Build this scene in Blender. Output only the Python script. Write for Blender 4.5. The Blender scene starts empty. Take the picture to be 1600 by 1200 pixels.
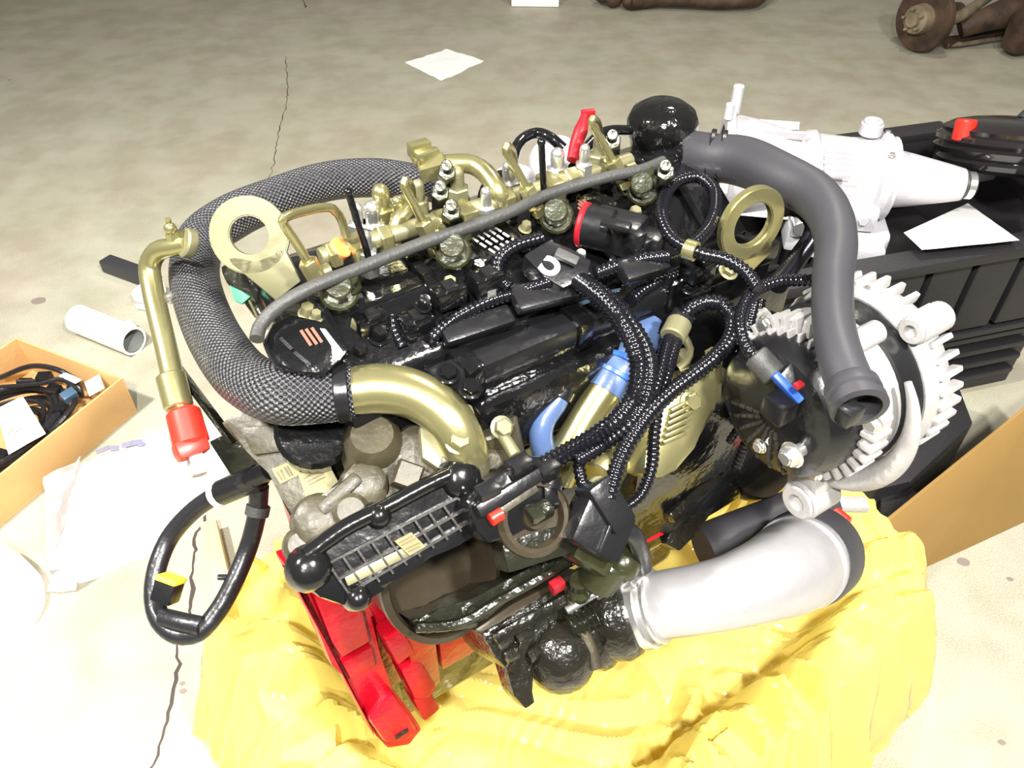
import bpy, bmesh, math, random
from mathutils import Vector, Matrix
from mathutils.noise import noise as pn
V = Vector
random.seed(7)
sc = bpy.context.scene
col = sc.collection

# ------------------------------------------------------------ camera, world, lights
CAM_H, PITCH, F = 1.25, math.radians(42), 1250.0
cd = bpy.data.cameras.new('camera'); cam = bpy.data.objects.new('camera', cd); col.objects.link(cam)
cd.sensor_width = 36; cd.lens = F * 36 / 1600; cd.clip_start = 0.02
cam.location = (0, 0, CAM_H); cam.rotation_euler = (math.pi / 2 - PITCH, 0, 0)
sc.camera = cam
w = bpy.data.worlds.new('world'); sc.world = w; w.use_nodes = True
w.node_tree.nodes['Background'].inputs[0].default_value = (1.0, 0.95, 0.86, 1)
w.node_tree.nodes['Background'].inputs[1].default_value = 0.22
sc.view_settings.view_transform = 'Standard'; sc.view_settings.look = 'None'
sc.view_settings.exposure = 0.0; sc.view_settings.gamma = 1; sc.view_settings.use_curve_mapping = False


def lamp(name, loc, size, power, tint, aim):
    d = bpy.data.lights.new(name, 'AREA'); d.shape = 'DISK'; d.size = size; d.energy = power; d.color = tint
    o = bpy.data.objects.new(name, d); col.objects.link(o); o.location = loc
    o.rotation_euler = (V(aim) - V(loc)).to_track_quat('-Z', 'Y').to_euler()


lamp('hall_and_fill_lamp', (-1.5, 0.35, 2.5), 0.2, 150, (1.0, 0.97, 0.91), (-0.2, 0.4, 0))
lamp('hall_and_fill_lamp', (0.95, -0.35, 2.5), 0.2, 125, (1.0, 0.97, 0.93), (0.3, 0.4, 0))
lamp('hall_and_fill_lamp', (0.9, 2.4, 3.2), 0.22, 45, (1.0, 0.94, 0.82), (0.6, 1.6, 0))

lamp('hall_and_fill_lamp', (-.1, -.75, 2.4), 0.18, 115, (1.0, 0.97, 0.92), (0, .4, 0))  # fill lamp added behind the camera for sparkle and a brighter near floor

# ------------------------------------------------------------ frames
C, S = math.cos(PITCH), math.sin(PITCH)
UX, WX, ZX = V((.8367, .5477, 0)), V((.5477, -.8367, 0)), V((0, 0, 1))
ORG = V((-.03, .685, 0))


def E(u, w, z): return ORG + UX * u + WX * w + ZX * z


def D(u, w, z): return (UX * u + WX * w + ZX * z).normalized()


def ray(px, py):
    xr, yr = (px - 800) / F, (py - 600) / F
    return V((xr, C - yr * S, -S - yr * C))


def P(px, py, z):
    """the place at height z that the photograph shows at this pixel"""
    r = ray(px, py)
    return V((0, 0, CAM_H)) + r * ((z - CAM_H) / r.z)


def plane(a, n):
    """maps photograph pixels onto the plane through a with normal n"""
    def f(px, py):
        r = ray(px, py)
        return V((0, 0, CAM_H)) + r * ((a - V((0, 0, CAM_H))).dot(n) / r.dot(n))
    return f


def PL(l): return [P(*q) for q in l]


EF = Matrix((UX, WX, ZX)).transposed()          # engine axes as columns


def axes(x, z):
    z = z.normalized(); x = (x - z * x.dot(z)).normalized()
    return Matrix((x, z.cross(x), z)).transposed()


# ------------------------------------------------------------ materials
def mat(name, base, rough=.5, metal=0, bump=0, scale=60, var=0, coat=0, trans=0, vscale=None, alpha=1):
    m = bpy.data.materials.new(name); m.use_nodes = True
    nt = m.node_tree; b = nt.nodes['Principled BSDF']
    b.inputs['Base Color'].default_value = (*base, 1); b.inputs['Roughness'].default_value = rough
    b.inputs['Metallic'].default_value = metal; b.inputs['Coat Weight'].default_value = coat
    b.inputs['Coat Roughness'].default_value = .08
    if alpha < 1: b.inputs['Alpha'].default_value = alpha
    tc = nt.nodes.new('ShaderNodeTexCoord')
    if bump:
        n = nt.nodes.new('ShaderNodeTexNoise'); n.inputs['Scale'].default_value = scale; n.inputs['Detail'].default_value = 3
        bp = nt.nodes.new('ShaderNodeBump'); bp.inputs['Strength'].default_value = bump; bp.inputs['Distance'].default_value = .004
        nt.links.new(tc.outputs['Object'], n.inputs['Vector']); nt.links.new(n.outputs['Fac'], bp.inputs['Height'])
        nt.links.new(bp.outputs['Normal'], b.inputs['Normal'])
        if coat: nt.links.new(bp.outputs['Normal'], b.inputs['Coat Normal'])
    if var:
        n = nt.nodes.new('ShaderNodeTexNoise'); n.inputs['Scale'].default_value = vscale or scale * .3; n.inputs['Detail'].default_value = 4
        r = nt.nodes.new('ShaderNodeValToRGB')
        r.color_ramp.elements[0].position = .3; r.color_ramp.elements[1].position = .7
        r.color_ramp.elements[0].color = (*[c * (1 - var) for c in base], 1)
        r.color_ramp.elements[1].color = (*[min(1, c * (1 + var)) for c in base], 1)
        nt.links.new(tc.outputs['Object'], n.inputs['Vector']); nt.links.new(n.outputs['Fac'], r.inputs['Fac'])
        nt.links.new(r.outputs['Color'], b.inputs['Base Color'])
    return m


M = {}
M['gloss'] = mat('oily_black_paint', (.004, .004, .0045), .13, 0, .3, 60, coat=.3)
M['black'] = mat('black_plastic', (.007, .007, .008), .27, 0, .15, 90)
M['rubber'] = mat('black_rubber', (.030, .029, .034), .46, 0, .05, 200)
M['rubber2'] = mat('grey_rubber', (.034, .034, .032), .55, 0, .2, 300)
M['loom'] = mat('loom_plastic', (.004, .004, .006), .17)
M['tape'] = mat('black_tape', (.010, .010, .012), .34, 0, .35, 70)
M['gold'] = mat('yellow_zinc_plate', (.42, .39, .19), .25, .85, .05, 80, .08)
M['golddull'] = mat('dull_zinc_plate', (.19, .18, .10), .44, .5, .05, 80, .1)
M['bronze'] = mat('oiled_cast_alloy', (.038, .032, .017), .46, .12, .25, 110, .35, coat=.05)
M['iron'] = mat('oiled_dark_iron', (.010, .009, .006), .25, .15, .7, 90, .4, coat=.4)
M['greeniron'] = mat('oiled_green_black_iron', (.014, .015, .009), .2, .25, .6, 60, .4, coat=.5)
M['olive'] = mat('olive_solenoid', (.026, .027, .012), .24, .25, .25, 90, .3)
M['steel'] = mat('bright_steel', (.72, .72, .70), .25, .9)
M['alu'] = mat('cast_aluminium', (.36, .35, .345), .42, .35, .15, 250, .06)
M['alu2'] = mat('smooth_aluminium', (.46, .45, .46), .33, .6, .04, 200, .03)
M['alutrans'] = mat('sand_cast_aluminium', (.44, .43, .455), .48, .25, .2, 120, .06)
M['red'] = mat('red_engine_enamel', (.34, .002, .010), .32, 0, .4, 90, .1, coat=.1)
M['redcap'] = mat('red_plastic_cap', (.60, .022, .012), .35)
M['redclip'] = mat('dark_red_plastic', (.24, .006, .012), .35)
M['blue'] = mat('blue_silicone', (.06, .10, .21), .3, 0, .15, 60)
M['bluedull'] = mat('slate_blue_silicone', (.045, .085, .14), .35, 0, .15, 60)
M['bluecon'] = mat('blue_connector', (.02, .08, .38), .35)
M['yellow'] = mat('yellow_connector', (.62, .55, .04), .4)
M['orange'] = mat('orange_cap', (.75, .22, .06), .4)
M['green'] = mat('green_tag', (.02, .22, .11), .5)
M['paper'] = mat('white_paper', (.82, .82, .80), .7, 0, .1, 40)
M['label'] = mat('label_yellowed', (.17, .15, .055), .5)
M['print'] = mat('label_print', (.10, .08, .04), .6)
M['orangeprint'] = mat('orange_print', (.13, .036, .010), .5)
M['whiteprint'] = mat('white_print', (.85, .85, .85), .5)
M['kraft'] = mat('kraft_cardboard', (.52, .32, .13), .8, 0, .15, 120, .08, vscale=8)
M['kraft2'] = mat('ochre_cardboard', (.26, .155, .042), .8, 0, .1, 120, .07, vscale=6)
M['wood'] = mat('pale_wood', (.66, .47, .24), .6, 0, .2, 30, .15)
M['tote'] = mat('black_tote_plastic', (.014, .0125, .015), .45, 0, .4, 500)
M['canister'] = mat('canister_black', (.012, .010, .011), .12, 0, .12, 25, coat=.4)
M['rust'] = mat('rusty_iron', (.06, .035, .022), .7, .3, .6, 40, .6)
M['rustpale'] = mat('pale_dirty_steel', (.22, .18, .12), .6, .4, .4, 50, .4)
M['foam'] = mat('white_foam_sheet', (.86, .85, .84), .6, 0, .3, 25)
M['tube'] = mat('white_aluminium_tube', (.80, .80, .80), .35, .25)
M['tubein'] = mat('tube_inside', (.33, .35, .33), .5, .3)
M['cover'] = mat('black_cover_plastic', (.005, .005, .0055), .18, 0, .22, 60, coat=.2)
M['coverrib'] = mat('rib_and_slot_glint', (.020, .018, .015), .35, 0, .2, 90)  # lighter black on the cover ribs, and for glints painted on alternator slots
M['lumpy'] = mat('lumpy_black_paint', (.004, .004, .004), .12, 0, .8, 55, coat=.3)
M['bowl'] = mat('brown_oiled_bowl', (.040, .031, .019), .3, .4, .15, 50, .2)


def braid_mat():
    m = bpy.data.materials.new('braided_sleeve'); m.use_nodes = True
    nt = m.node_tree; b = nt.nodes['Principled BSDF']; N = nt.nodes.new; K = nt.links.new
    b.inputs['Roughness'].default_value = .38
    uv = N('ShaderNodeUVMap'); s = N('ShaderNodeSeparateXYZ'); K(uv.outputs[0], s.inputs[0])

    def mth(op, a, c=None):
        n = N('ShaderNodeMath'); n.operation = op
        for i, q in enumerate((a, c)):
            if q is None: continue
            if isinstance(q, (int, float)): n.inputs[i].default_value = q
            else: K(q, n.inputs[i])
        return n.outputs[0]
    k = 2 * math.pi / .0052
    a = mth('SINE', mth('MULTIPLY', s.outputs[0], k))
    c = mth('SINE', mth('MULTIPLY', s.outputs[1], k))
    h = mth('MULTIPLY', a, c)
    nz = N('ShaderNodeTexNoise'); nz.inputs['Scale'].default_value = 330; K(uv.outputs[0], nz.inputs['Vector'])
    h2 = mth('ADD', h, mth('MULTIPLY', nz.outputs[0], 1.3))
    r = N('ShaderNodeValToRGB'); K(h2, r.inputs[0])
    r.color_ramp.elements[0].position = .45; r.color_ramp.elements[0].color = (.008, .008, .01, 1)
    r.color_ramp.elements[1].position = 1.0; r.color_ramp.elements[1].color = (.065, .065, .07, 1)
    K(r.outputs[0], b.inputs['Base Color'])
    bp = N('ShaderNodeBump'); bp.inputs['Strength'].default_value = .9; bp.inputs['Distance'].default_value = .0012
    K(h2, bp.inputs['Height']); K(bp.outputs[0], b.inputs['Normal'])
    return m


M['braid'] = braid_mat()


def floor_mat():
    m = mat('stained_concrete', (.36, .33, .27), .55)
    nt = m.node_tree; b = nt.nodes['Principled BSDF']; N = nt.nodes.new; K = nt.links.new
    tc = N('ShaderNodeTexCoord')

    def nz(scale, det, stretch=None):
        n = N('ShaderNodeTexNoise'); n.inputs['Scale'].default_value = scale; n.inputs['Detail'].default_value = det
        mp = N('ShaderNodeMapping'); K(tc.outputs['Object'], mp.inputs[0]); K(mp.outputs[0], n.inputs['Vector'])
        if stretch: mp.inputs['Scale'].default_value = stretch[0]; mp.inputs['Rotation'].default_value = (0, 0, stretch[1])
        return n.outputs['Fac']

    def ramp(f, lo, hi, p0, p1):
        r = N('ShaderNodeValToRGB'); K(f, r.inputs[0])
        r.color_ramp.elements[0].position = p0; r.color_ramp.elements[1].position = p1
        r.color_ramp.elements[0].color = (*lo, 1); r.color_ramp.elements[1].color = (*hi, 1)
        return r.outputs[0]

    def mul(a, c, f=1):
        x = N('ShaderNodeMix'); x.data_type = 'RGBA'; x.blend_type = 'MULTIPLY'; x.inputs[0].default_value = f
        K(a, x.inputs[6]); K(c, x.inputs[7]); return x.outputs[2]
    c0 = ramp(nz(2.2, 5, ((1, 2.4, 1), .35)), (.385, .36, .295), (.445, .425, .355), .3, .7)
    c1 = ramp(nz(9, 4), (.86, .84, .80), (1, 1, 1), .35, .6)
    c2 = ramp(nz(420, 2), (.62, .62, .60), (1.0, 1.0, 1.0), .35, .62)
    c3 = ramp(nz(3.1, 3, ((1, 1, 1), 1.2)), (.96, 1, .93), (1, .97, .95), .35, .65)
    K(mul(mul(mul(c0, c1), c2, .8), c3), b.inputs['Base Color'])
    bp = N('ShaderNodeBump'); bp.inputs['Strength'].default_value = .12; bp.inputs['Distance'].default_value = .002
    K(nz(300, 3), bp.inputs['Height']); K(bp.outputs[0], b.inputs['Normal'])
    return m


M['floor'] = floor_mat()


def bag_mat(name, colr, tl, gloss_r, transp):
    m = bpy.data.materials.new(name); m.use_nodes = True
    nt = m.node_tree; N = nt.nodes.new; K = nt.links.new
    nt.nodes.remove(nt.nodes['Principled BSDF']); out = nt.nodes['Material Output']
    d = N('ShaderNodeBsdfDiffuse'); d.inputs[0].default_value = (*colr, 1)
    t = N('ShaderNodeBsdfTranslucent'); t.inputs[0].default_value = (*colr, 1)
    g = N('ShaderNodeBsdfGlossy'); g.inputs['Roughness'].default_value = gloss_r
    tr = N('ShaderNodeBsdfTransparent'); tr.inputs[0].default_value = (*[min(1, c * 1.15 + .08) for c in colr], 1)
    a = N('ShaderNodeMixShader'); a.inputs[0].default_value = tl; K(d.outputs[0], a.inputs[1]); K(t.outputs[0], a.inputs[2])
    a2 = N('ShaderNodeMixShader'); a2.inputs[0].default_value = transp; K(a.outputs[0], a2.inputs[1]); K(tr.outputs[0], a2.inputs[2])
    lw = N('ShaderNodeLayerWeight'); lw.inputs[0].default_value = .25
    a3 = N('ShaderNodeMixShader'); K(lw.outputs['Fresnel'], a3.inputs[0]); K(a2.outputs[0], a3.inputs[1]); K(g.outputs[0], a3.inputs[2])
    K(a3.outputs[0], out.inputs[0])
    return m


M['bag'] = bag_mat('yellow_film', (1.0, .86, .24), .45, .09, .10)
M['film'] = bag_mat('clear_film', (.92, .88, .88), .3, .1, .6)


# ------------------------------------------------------------ mesh builder
def spline(pts, step):
    pts = [V(p) for p in pts]
    if len(pts) == 2:
        n = max(2, int((pts[1] - pts[0]).length / step) + 1)
        return [pts[0].lerp(pts[1], i / (n - 1)) for i in range(n)], [i / (n - 1) for i in range(n)]
    out, prm = [], []
    Q = [pts[0] * 2 - pts[1]] + pts + [pts[-1] * 2 - pts[-2]]
    for i in range(1, len(Q) - 2):
        p0, p1, p2, p3 = Q[i - 1:i + 3]
        d0, d1, d2 = [max(1e-6, (b - a).length) ** .5 for a, b in ((p0, p1), (p1, p2), (p2, p3))]
        m1 = ((p1 - p0) / d0 - (p2 - p0) / (d0 + d1) + (p2 - p1) / d1) * d1
        m2 = ((p2 - p1) / d1 - (p3 - p1) / (d1 + d2) + (p3 - p2) / d2) * d1
        n = max(2, int((p2 - p1).length / step))
        for k in range(n):
            t = k / n; t2, t3 = t * t, t * t * t
            out.append(p1 * (2 * t3 - 3 * t2 + 1) + m1 * (t3 - 2 * t2 + t) + p2 * (-2 * t3 + 3 * t2) + m2 * (t3 - t2)); prm.append(i - 1 + t)
    out.append(pts[-1]); prm.append(len(pts) - 1)
    return out, [q / (len(pts) - 1) for q in prm]


class MB:
    def __init__(s):
        s.bm = bmesh.new(); s.uv = s.bm.loops.layers.uv.new('UVMap')

    def _bev(s, verts, bev, seg=2):
        if bev > 0:
            es = list({e for v in verts for e in v.link_edges})
            bmesh.ops.bevel(s.bm, geom=es, offset=bev, segments=seg, affect='EDGES', profile=.6, clamp_overlap=True)

    def box(s, c, dims, ax=EF, bev=.002, taper=1):
        vs = []
        for k in (-.5, .5):
            f = taper if k > 0 else 1
            for i, j in ((-.5, -.5), (.5, -.5), (.5, .5), (-.5, .5)):
                vs.append(s.bm.verts.new(V(c) + ax @ V((i * dims[0] * f, j * dims[1] * f, k * dims[2]))))
        for q in ((3, 2, 1, 0), (4, 5, 6, 7), (0, 1, 5, 4), (1, 2, 6, 5), (2, 3, 7, 6), (3, 0, 4, 7)):
            s.bm.faces.new([vs[i] for i in q])
        s._bev(vs, bev); return s

    def ebox(s, u0, u1, w0, w1, z0, z1, bev=.004):
        return s.box(E((u0 + u1) / 2, (w0 + w1) / 2, (z0 + z1) / 2), (u1 - u0, w1 - w0, z1 - z0), EF, bev)

    def bar(s, a, b, wd, h, n, bev=0):
        """square bar from a to b, h along n"""
        a, b = V(a), V(b); x = (b - a)
        return s.box((a + b) / 2, (x.length, wd, h), axes(x, n), bev)

    def prism(s, pts, n, th, bev=.002):
        n = n.normalized()
        if sum((V(pts[i]) - V(pts[0])).cross(V(pts[i + 1]) - V(pts[0])).dot(n) for i in range(1, len(pts) - 1)) < 0: pts = pts[::-1]
        a = [s.bm.verts.new(V(p)) for p in pts]; b = [s.bm.verts.new(V(p) - n * th) for p in pts]
        s.bm.faces.new(a); s.bm.faces.new(b[::-1]); k = len(a)
        for i in range(k): s.bm.faces.new((a[i], b[i], b[(i + 1) % k], a[(i + 1) % k]))
        s._bev(a + b, bev); return s

    def ringplate(s, outer, inner, n, th, bev=.0012):
        n = n.normalized(); k = len(outer); R = []
        for pts, off in ((outer, 0), (inner, 0), (inner, -th), (outer, -th)):
            R.append([s.bm.verts.new(V(p) + n * off) for p in pts])
        for a in range(4):
            A, B = R[a], R[(a + 1) % 4]
            for i in range(k): s.bm.faces.new((A[i], A[(i + 1) % k], B[(i + 1) % k], B[i]))
        es = [e for r in R for v in r for e in v.link_edges if any(e.other_vert(v) in q and v in q for q in R)]
        bmesh.ops.bevel(s.bm, geom=list(set(es)), offset=bev, segments=2, affect='EDGES', clamp_overlap=True)
        return s

    def lathe(s, prof, o, ax, seg=24, wob=None):
        """prof: (radius, height) pairs along axis ax from o"""
        o = V(o); A = axes(UX if abs(ax.normalized().dot(UX)) < .9 else ZX, ax); rows = []
        for r, h in prof:
            if r < 1e-5: rows.append([s.bm.verts.new(o + A @ V((0, 0, h)))])
            else:
                rows.append([s.bm.verts.new(o + A @ V((r * (wob(i, r, h) if wob else 1) * math.cos(2 * math.pi * i / seg), r * (wob(i, r, h) if wob else 1) * math.sin(2 * math.pi * i / seg), h))) for i in range(seg)])
        for a, b in zip(rows, rows[1:]):
            for i in range(seg):
                j = (i + 1) % seg
                q = [a[0]] if len(a) == 1 else [a[i], a[j]]
                q += [b[0]] if len(b) == 1 else [b[j], b[i]]
                if len(q) > 2: s.bm.faces.new(q)
        return s

    def cyl(s, a, b, r, seg=20, r2=None, ch=.12):
        a, b = V(a), V(b); L = (b - a).length; r2 = r if r2 is None else r2; c = min(r, r2) * ch
        return s.lathe([(0, 0), (r - c, 0), (r, min(c, L * .3)), (r2, L - min(c, L * .3)), (r2 - c, L), (0, L)], a, b - a, seg)

    def ring(s, a, b, ro, ri, seg=28):
        a, b = V(a), V(b); L = (b - a).length; c = (ro - ri) * .2
        return s.lathe([(ri, 0), (ro - c, 0), (ro, c), (ro, L - c), (ro - c, L), (ri, L), (ri, 0)], a, b - a, seg)

    def bolt(s, c, n, r, h=None):
        c, n = V(c), n.normalized(); h = h or r * .9
        s.cyl(c, c + n * r * .25, r * 1.35, 14)
        return s.lathe([(r, 0), (r, h * .85), (r * .85, h), (0, h)], c + n * r * .2, n, 6)

    def ball(s, c, r, sq=(1, 1, 1), seg=14, ax=EF):
        m = Matrix.Translation(V(c)) @ ax.to_4x4() @ Matrix.Diagonal((*[r * q for q in sq], 1))
        bmesh.ops.create_uvsphere(s.bm, u_segments=seg, v_segments=max(6, seg // 2), radius=1, matrix=m); return s

    def tube(s, pts, r, seg=14, step=.006, corr=0, pitch=.0042, cap=True, inner=0):
        """round tube along a smooth path; r may be a list along the path; corr ribs it like split loom"""
        if corr: step = pitch / 4
        cs, prm = spline(pts, step)
        if corr:                                             # even spacing for ribs
            acc = [0]
            for a, b in zip(cs, cs[1:]): acc.append(acc[-1] + (b - a).length)
            n = max(3, int(acc[-1] / step)); new, j = [], 0
            for i in range(n + 1):
                d = acc[-1] * i / n
                while j < len(acc) - 2 and acc[j + 1] < d: j += 1
                t = (d - acc[j]) / max(1e-9, acc[j + 1] - acc[j]); new.append(cs[j].lerp(cs[j + 1], min(1, t)))
            cs = new; prm = [i / n for i in range(n + 1)]
        nx = None; rows = []; L = 0; Ls = []
        rs = r if isinstance(r, (list, tuple)) else [r]
        for i, c in enumerate(cs):
            t = (cs[min(i + 1, len(cs) - 1)] - cs[max(i - 1, 0)]).normalized()
            if nx is None: nx = t.orthogonal().normalized()
            nx = (nx - t * nx.dot(t)).normalized(); ny = t.cross(nx)
            q = prm[i] * (len(rs) - 1); k = min(int(q), max(0, len(rs) - 2))
            rr = rs[k] + (rs[min(k + 1, len(rs) - 1)] - rs[k]) * (q - k)
            if corr: rr *= 1 - corr * (0, .5, 1, .5)[i % 4]
            if i: L += (c - cs[i - 1]).length
            Ls.append((L, rr))
            rows.append([s.bm.verts.new(c + nx * rr * math.cos(2 * math.pi * a / seg) + ny * rr * math.sin(2 * math.pi * a / seg)) for a in range(seg)])
        per = 2 * math.pi * (sum(rs) / len(rs)); per = round(per / .0052) * .0052 or per
        for i in range(len(rows) - 1):
            for a in range(seg):
                b = (a + 1) % seg
                f = s.bm.faces.new((rows[i][a], rows[i][b], rows[i + 1][b], rows[i + 1][a]))
                for lp, (x, y) in zip(f.loops, ((Ls[i][0], a), (Ls[i][0], a + 1), (Ls[i + 1][0], a + 1), (Ls[i + 1][0], a))):
                    lp[s.uv].uv = (x, per * y / seg)
        if cap:
            s.bm.faces.new(rows[0][::-1]); s.bm.faces.new(rows[-1])
        return s

    def build(s, name, m, parent=None, ang=.65):
        bm = s.bm; bmesh.ops.recalc_face_normals(bm, faces=bm.faces)
        c = V((0, 0, 0))
        for v in bm.verts: c += v.co
        c /= max(1, len(bm.verts))
        for v in bm.verts: v.co -= c
        me = bpy.data.meshes.new(name); bm.to_mesh(me); bm.free()
        for p in me.polygons: p.use_smooth = True
        me.set_sharp_from_angle(angle=ang)
        me.materials.append(M[m] if isinstance(m, str) else m)
        o = bpy.data.objects.new(name, me); col.objects.link(o)
        return adopt(o, c, parent)


WPOS = {}


def adopt(o, wpos, parent):
    WPOS[o.name] = V(wpos)
    if parent: o.parent = parent; o.location = V(wpos) - WPOS[parent.name]
    else: o.location = wpos
    return o


def tag(o, label, cat, group=None):
    o['label'] = label; o['category'] = cat
    if group: o['group'] = group
    return o


def thing(name, loc, label, cat, group=None):
    o = bpy.data.objects.new(name, None); col.objects.link(o); o.empty_display_size = .05
    adopt(o, V(loc), None); return tag(o, label, cat, group)


def lab(o, label): o['label'] = label; return o


def struct(o): o['kind'] = 'structure'; return o


def tube(name, path, r, m, parent, **k): return MB().tube(PL(path), r, **k).build(name, m, parent)


def circle(n, a0=0): return [(math.cos(2 * math.pi * i / n + a0), math.sin(2 * math.pi * i / n + a0)) for i in range(n)]


def text_mesh(name, body, size, depth, m, parent, pos, ax):
    cu = bpy.data.curves.new(name, 'FONT'); cu.body = body; cu.size = size; cu.extrude = depth; cu.offset = size * .06
    cu.align_x = 'CENTER'; cu.align_y = 'CENTER'
    t = bpy.data.objects.new('lettering_source', cu); col.objects.link(t)
    me = bpy.data.meshes.new_from_object(t.evaluated_get(bpy.context.evaluated_depsgraph_get()))
    bpy.data.objects.remove(t)
    me.materials.clear(); me.materials.append(M[m]); me.transform(ax.to_4x4())
    o = bpy.data.objects.new(name, me); col.objects.link(o)
    return adopt(o, pos, parent)


#@@SETTING
# ------------------------------------------------------------ setting
fl = struct(MB().box(V((0, 3, -.05)), (14, 14, .1), Matrix.Identity(3), 0).build('floor', 'floor'))
M['crack'] = mat('crack_dirt', (.05, .04, .035), .9)


def crack(pix, w0):
    pts, _ = spline([P(x, y, 0) for x, y in pix], .012)
    b = MB(); prev = None
    for i, p in enumerate(pts):
        j = V((pn(p * 31), pn(p * 31 + V((5, 5, 5))), 0)) * .006 + V((pn(p * 90), pn(p * 90 + V((9, 2, 5))), 0)) * .006
        wd = w0 * (.35 + .9 * abs(pn(p * 23 + V((1, 7, 3))) + .3))
        a, c = [b.bm.verts.new(p + j + V((sx * wd, 0, .0006))) for sx in (-1, 1)]
        if prev: b.bm.faces.new((prev[0], prev[1], c, a))
        prev = (a, c)
    return b.build('floor_crack', 'crack', fl)


crack([(320, 800), (304, 850), (300, 920), (296, 965), (276, 1010), (277, 1060), (268, 1090), (256, 1150), (232, 1210)], .0044)
crack([(474, 0), (478, 12)], .004)
crack([(446, 88), (449, 150), (436, 205), (430, 240), (424, 270), (408, 300), (395, 330)], .0022)
# stains and specks lie in the concrete
b = MB()
for px, py, r in ((1505, 878, .012), (285, 1068, .005), (286, 1080, .006), (1578, 905, .006), (1565, 1160, .006), (60, 470, .02), (15, 125, .006)):
    c = P(px, py, 0)
    b.bm.faces.new([b.bm.verts.new(c + V((x * r * (1 + .3 * pn(V((x * 2, y * 2, px)))), y * r * .8, .0005))) for x, y in circle(14)])
b.build('floor_stain', mat('stain', (.20, .16, .14), .7), fl)
# ------------------------------------------------------------ loose things around the engine
def patch(a, b, c, d, n, th, amp, sc_=6, seed=0, bow=0):
    """thin sheet over four corners with a little warp"""
    m = MB(); up = (b - a).cross(d - a).normalized()
    if up.z < 0: up = -up
    R = [[], []]
    for k in (0, 1):
        for i in range(n + 1):
            row = []
            for j in range(n + 1):
                s, t = i / n, j / n
                p = a.lerp(b, s).lerp(d.lerp(c, s), t)
                h = amp * (pn(p * sc_ + V((seed, 3, 7))) + .5 * pn(p * sc_ * 3)) + bow * math.sin(math.pi * s) * math.sin(math.pi * t)
                e = .012 * pn(p * 22 + V((seed, 0, 0))) if (i in (0, n) or j in (0, n)) and amp > .003 else 0
                row.append(m.bm.verts.new(p + up * (abs(h) + (th if k else 0)) + (p - (a + c) / 2) * e * 4))
            R[k].append(row)
    for k in (0, 1):
        for i in range(n):
            for j in range(n): m.bm.faces.new((R[k][i][j], R[k][i + 1][j], R[k][i + 1][j + 1], R[k][i][j + 1]))
    for i in range(n):
        for q, w_ in (((i, 0), (i + 1, 0)), ((i, n), (i + 1, n)), ((0, i), (0, i + 1)), ((n, i), (n, i + 1))):
            m.bm.faces.new((R[0][q[0]][q[1]], R[0][w_[0]][w_[1]], R[1][w_[0]][w_[1]], R[1][q[0]][q[1]]))
    return m


def pillow(outline, h, amp, sc_, z0=.001, pw=.4, seed=0, rings=14, edge=0):
    pts, _ = spline(outline + [outline[0]], .02); pts = pts[:-1]
    m = MB(); c = sum(pts, V((0, 0, 0))) / len(pts); rows = []
    for k in range(rings + 1):
        f = 1 - k / rings
        row = []
        for p in pts:
            q = c + (p - c) * (f if k else 1)
            z = z0 + (edge if k == 0 else 0) + h * (1 - f ** 4) ** pw
            z += amp * (1 - f ** 6) * abs(pn(q * sc_ + V((seed, 1, 2)))) + amp * .6 * (1 - f ** 6) * abs(pn(q * sc_ * 2.3 + V((seed, 5, 2))))
            row.append(m.bm.verts.new(V((q.x, q.y, max(z0, z)))))
            if k == rings: break
        rows.append(row)
    n = len(pts)
    low = [m.bm.verts.new(V((p.x, p.y, z0 * .5))) for p in pts]
    for i in range(n): m.bm.faces.new((low[i], low[(i + 1) % n], rows[0][(i + 1) % n], rows[0][i]))
    for a, b_ in zip(rows, rows[1:]):
        for i in range(n):
            j = (i + 1) % n
            m.bm.faces.new((a[i], a[j], b_[j], b_[i]) if len(b_) > 1 else (a[i], a[j], b_[0]))
    return m


# white sheet lying on the bare concrete
tag(patch(P(633, 98, 0), P(698, 78, 0), P(757, 96, 0), P(690, 127, 0), 14, .001, .006, 9).build('paper_towel', 'paper'),
    'white square paper towel lying alone on the concrete', 'towel')

# white carton at the top edge
a = P(799, 11, 0); b2 = P(873, 12, 0); xx = (b2 - a).normalized(); yy = ZX.cross(xx); ax = Matrix((xx, yy, ZX)).transposed()
t = thing('white_carton', (a + b2) / 2, 'small white carton standing at the far end of the floor', 'carton')
L = (b2 - a).length; cc = (a + b2) / 2 + yy * .1
MB().box(cc + ZX * .026, (L, .2, .048), ax, .004).build('carton_tray', 'foam', t)
MB().box(cc + ZX * .13, (L * 1.01, .205, .15), ax, .006).build('carton_lid', 'foam', t)
MB().box(cc + ZX * .052, (L * .985, .195, .008), ax, 0).build('carton_seam', 'print', t)

# rusty bar at the top edge
t = thing('frame_bar', P(1070, 10, 0), 'dark rusty steel frame bar lying on the far concrete', 'bar')
MB().tube(PL([(985, 0, .05), (1030, -2, .05), (1080, 0, .05), (1130, 2, .05), (1175, -3, .06), (1200, -22, .07)]), [.045, .036, .034, .034, .04, .045], 10, .03).build('tube', 'rust', t)
b = MB()
for q, r in (((960, -4, .05), .05), ((985, 2, .04), .042), ((945, -10, .06), .05)): b.ball(P(*q), r, (1.1, .8, .9), 10)
b.build('end_casting', 'rust', t)
MB().bar(P(985, 4, .02), P(1140, 9, .02), .02, .02, ZX, .004).build('lower_flange', 'rustpale', t)

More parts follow.
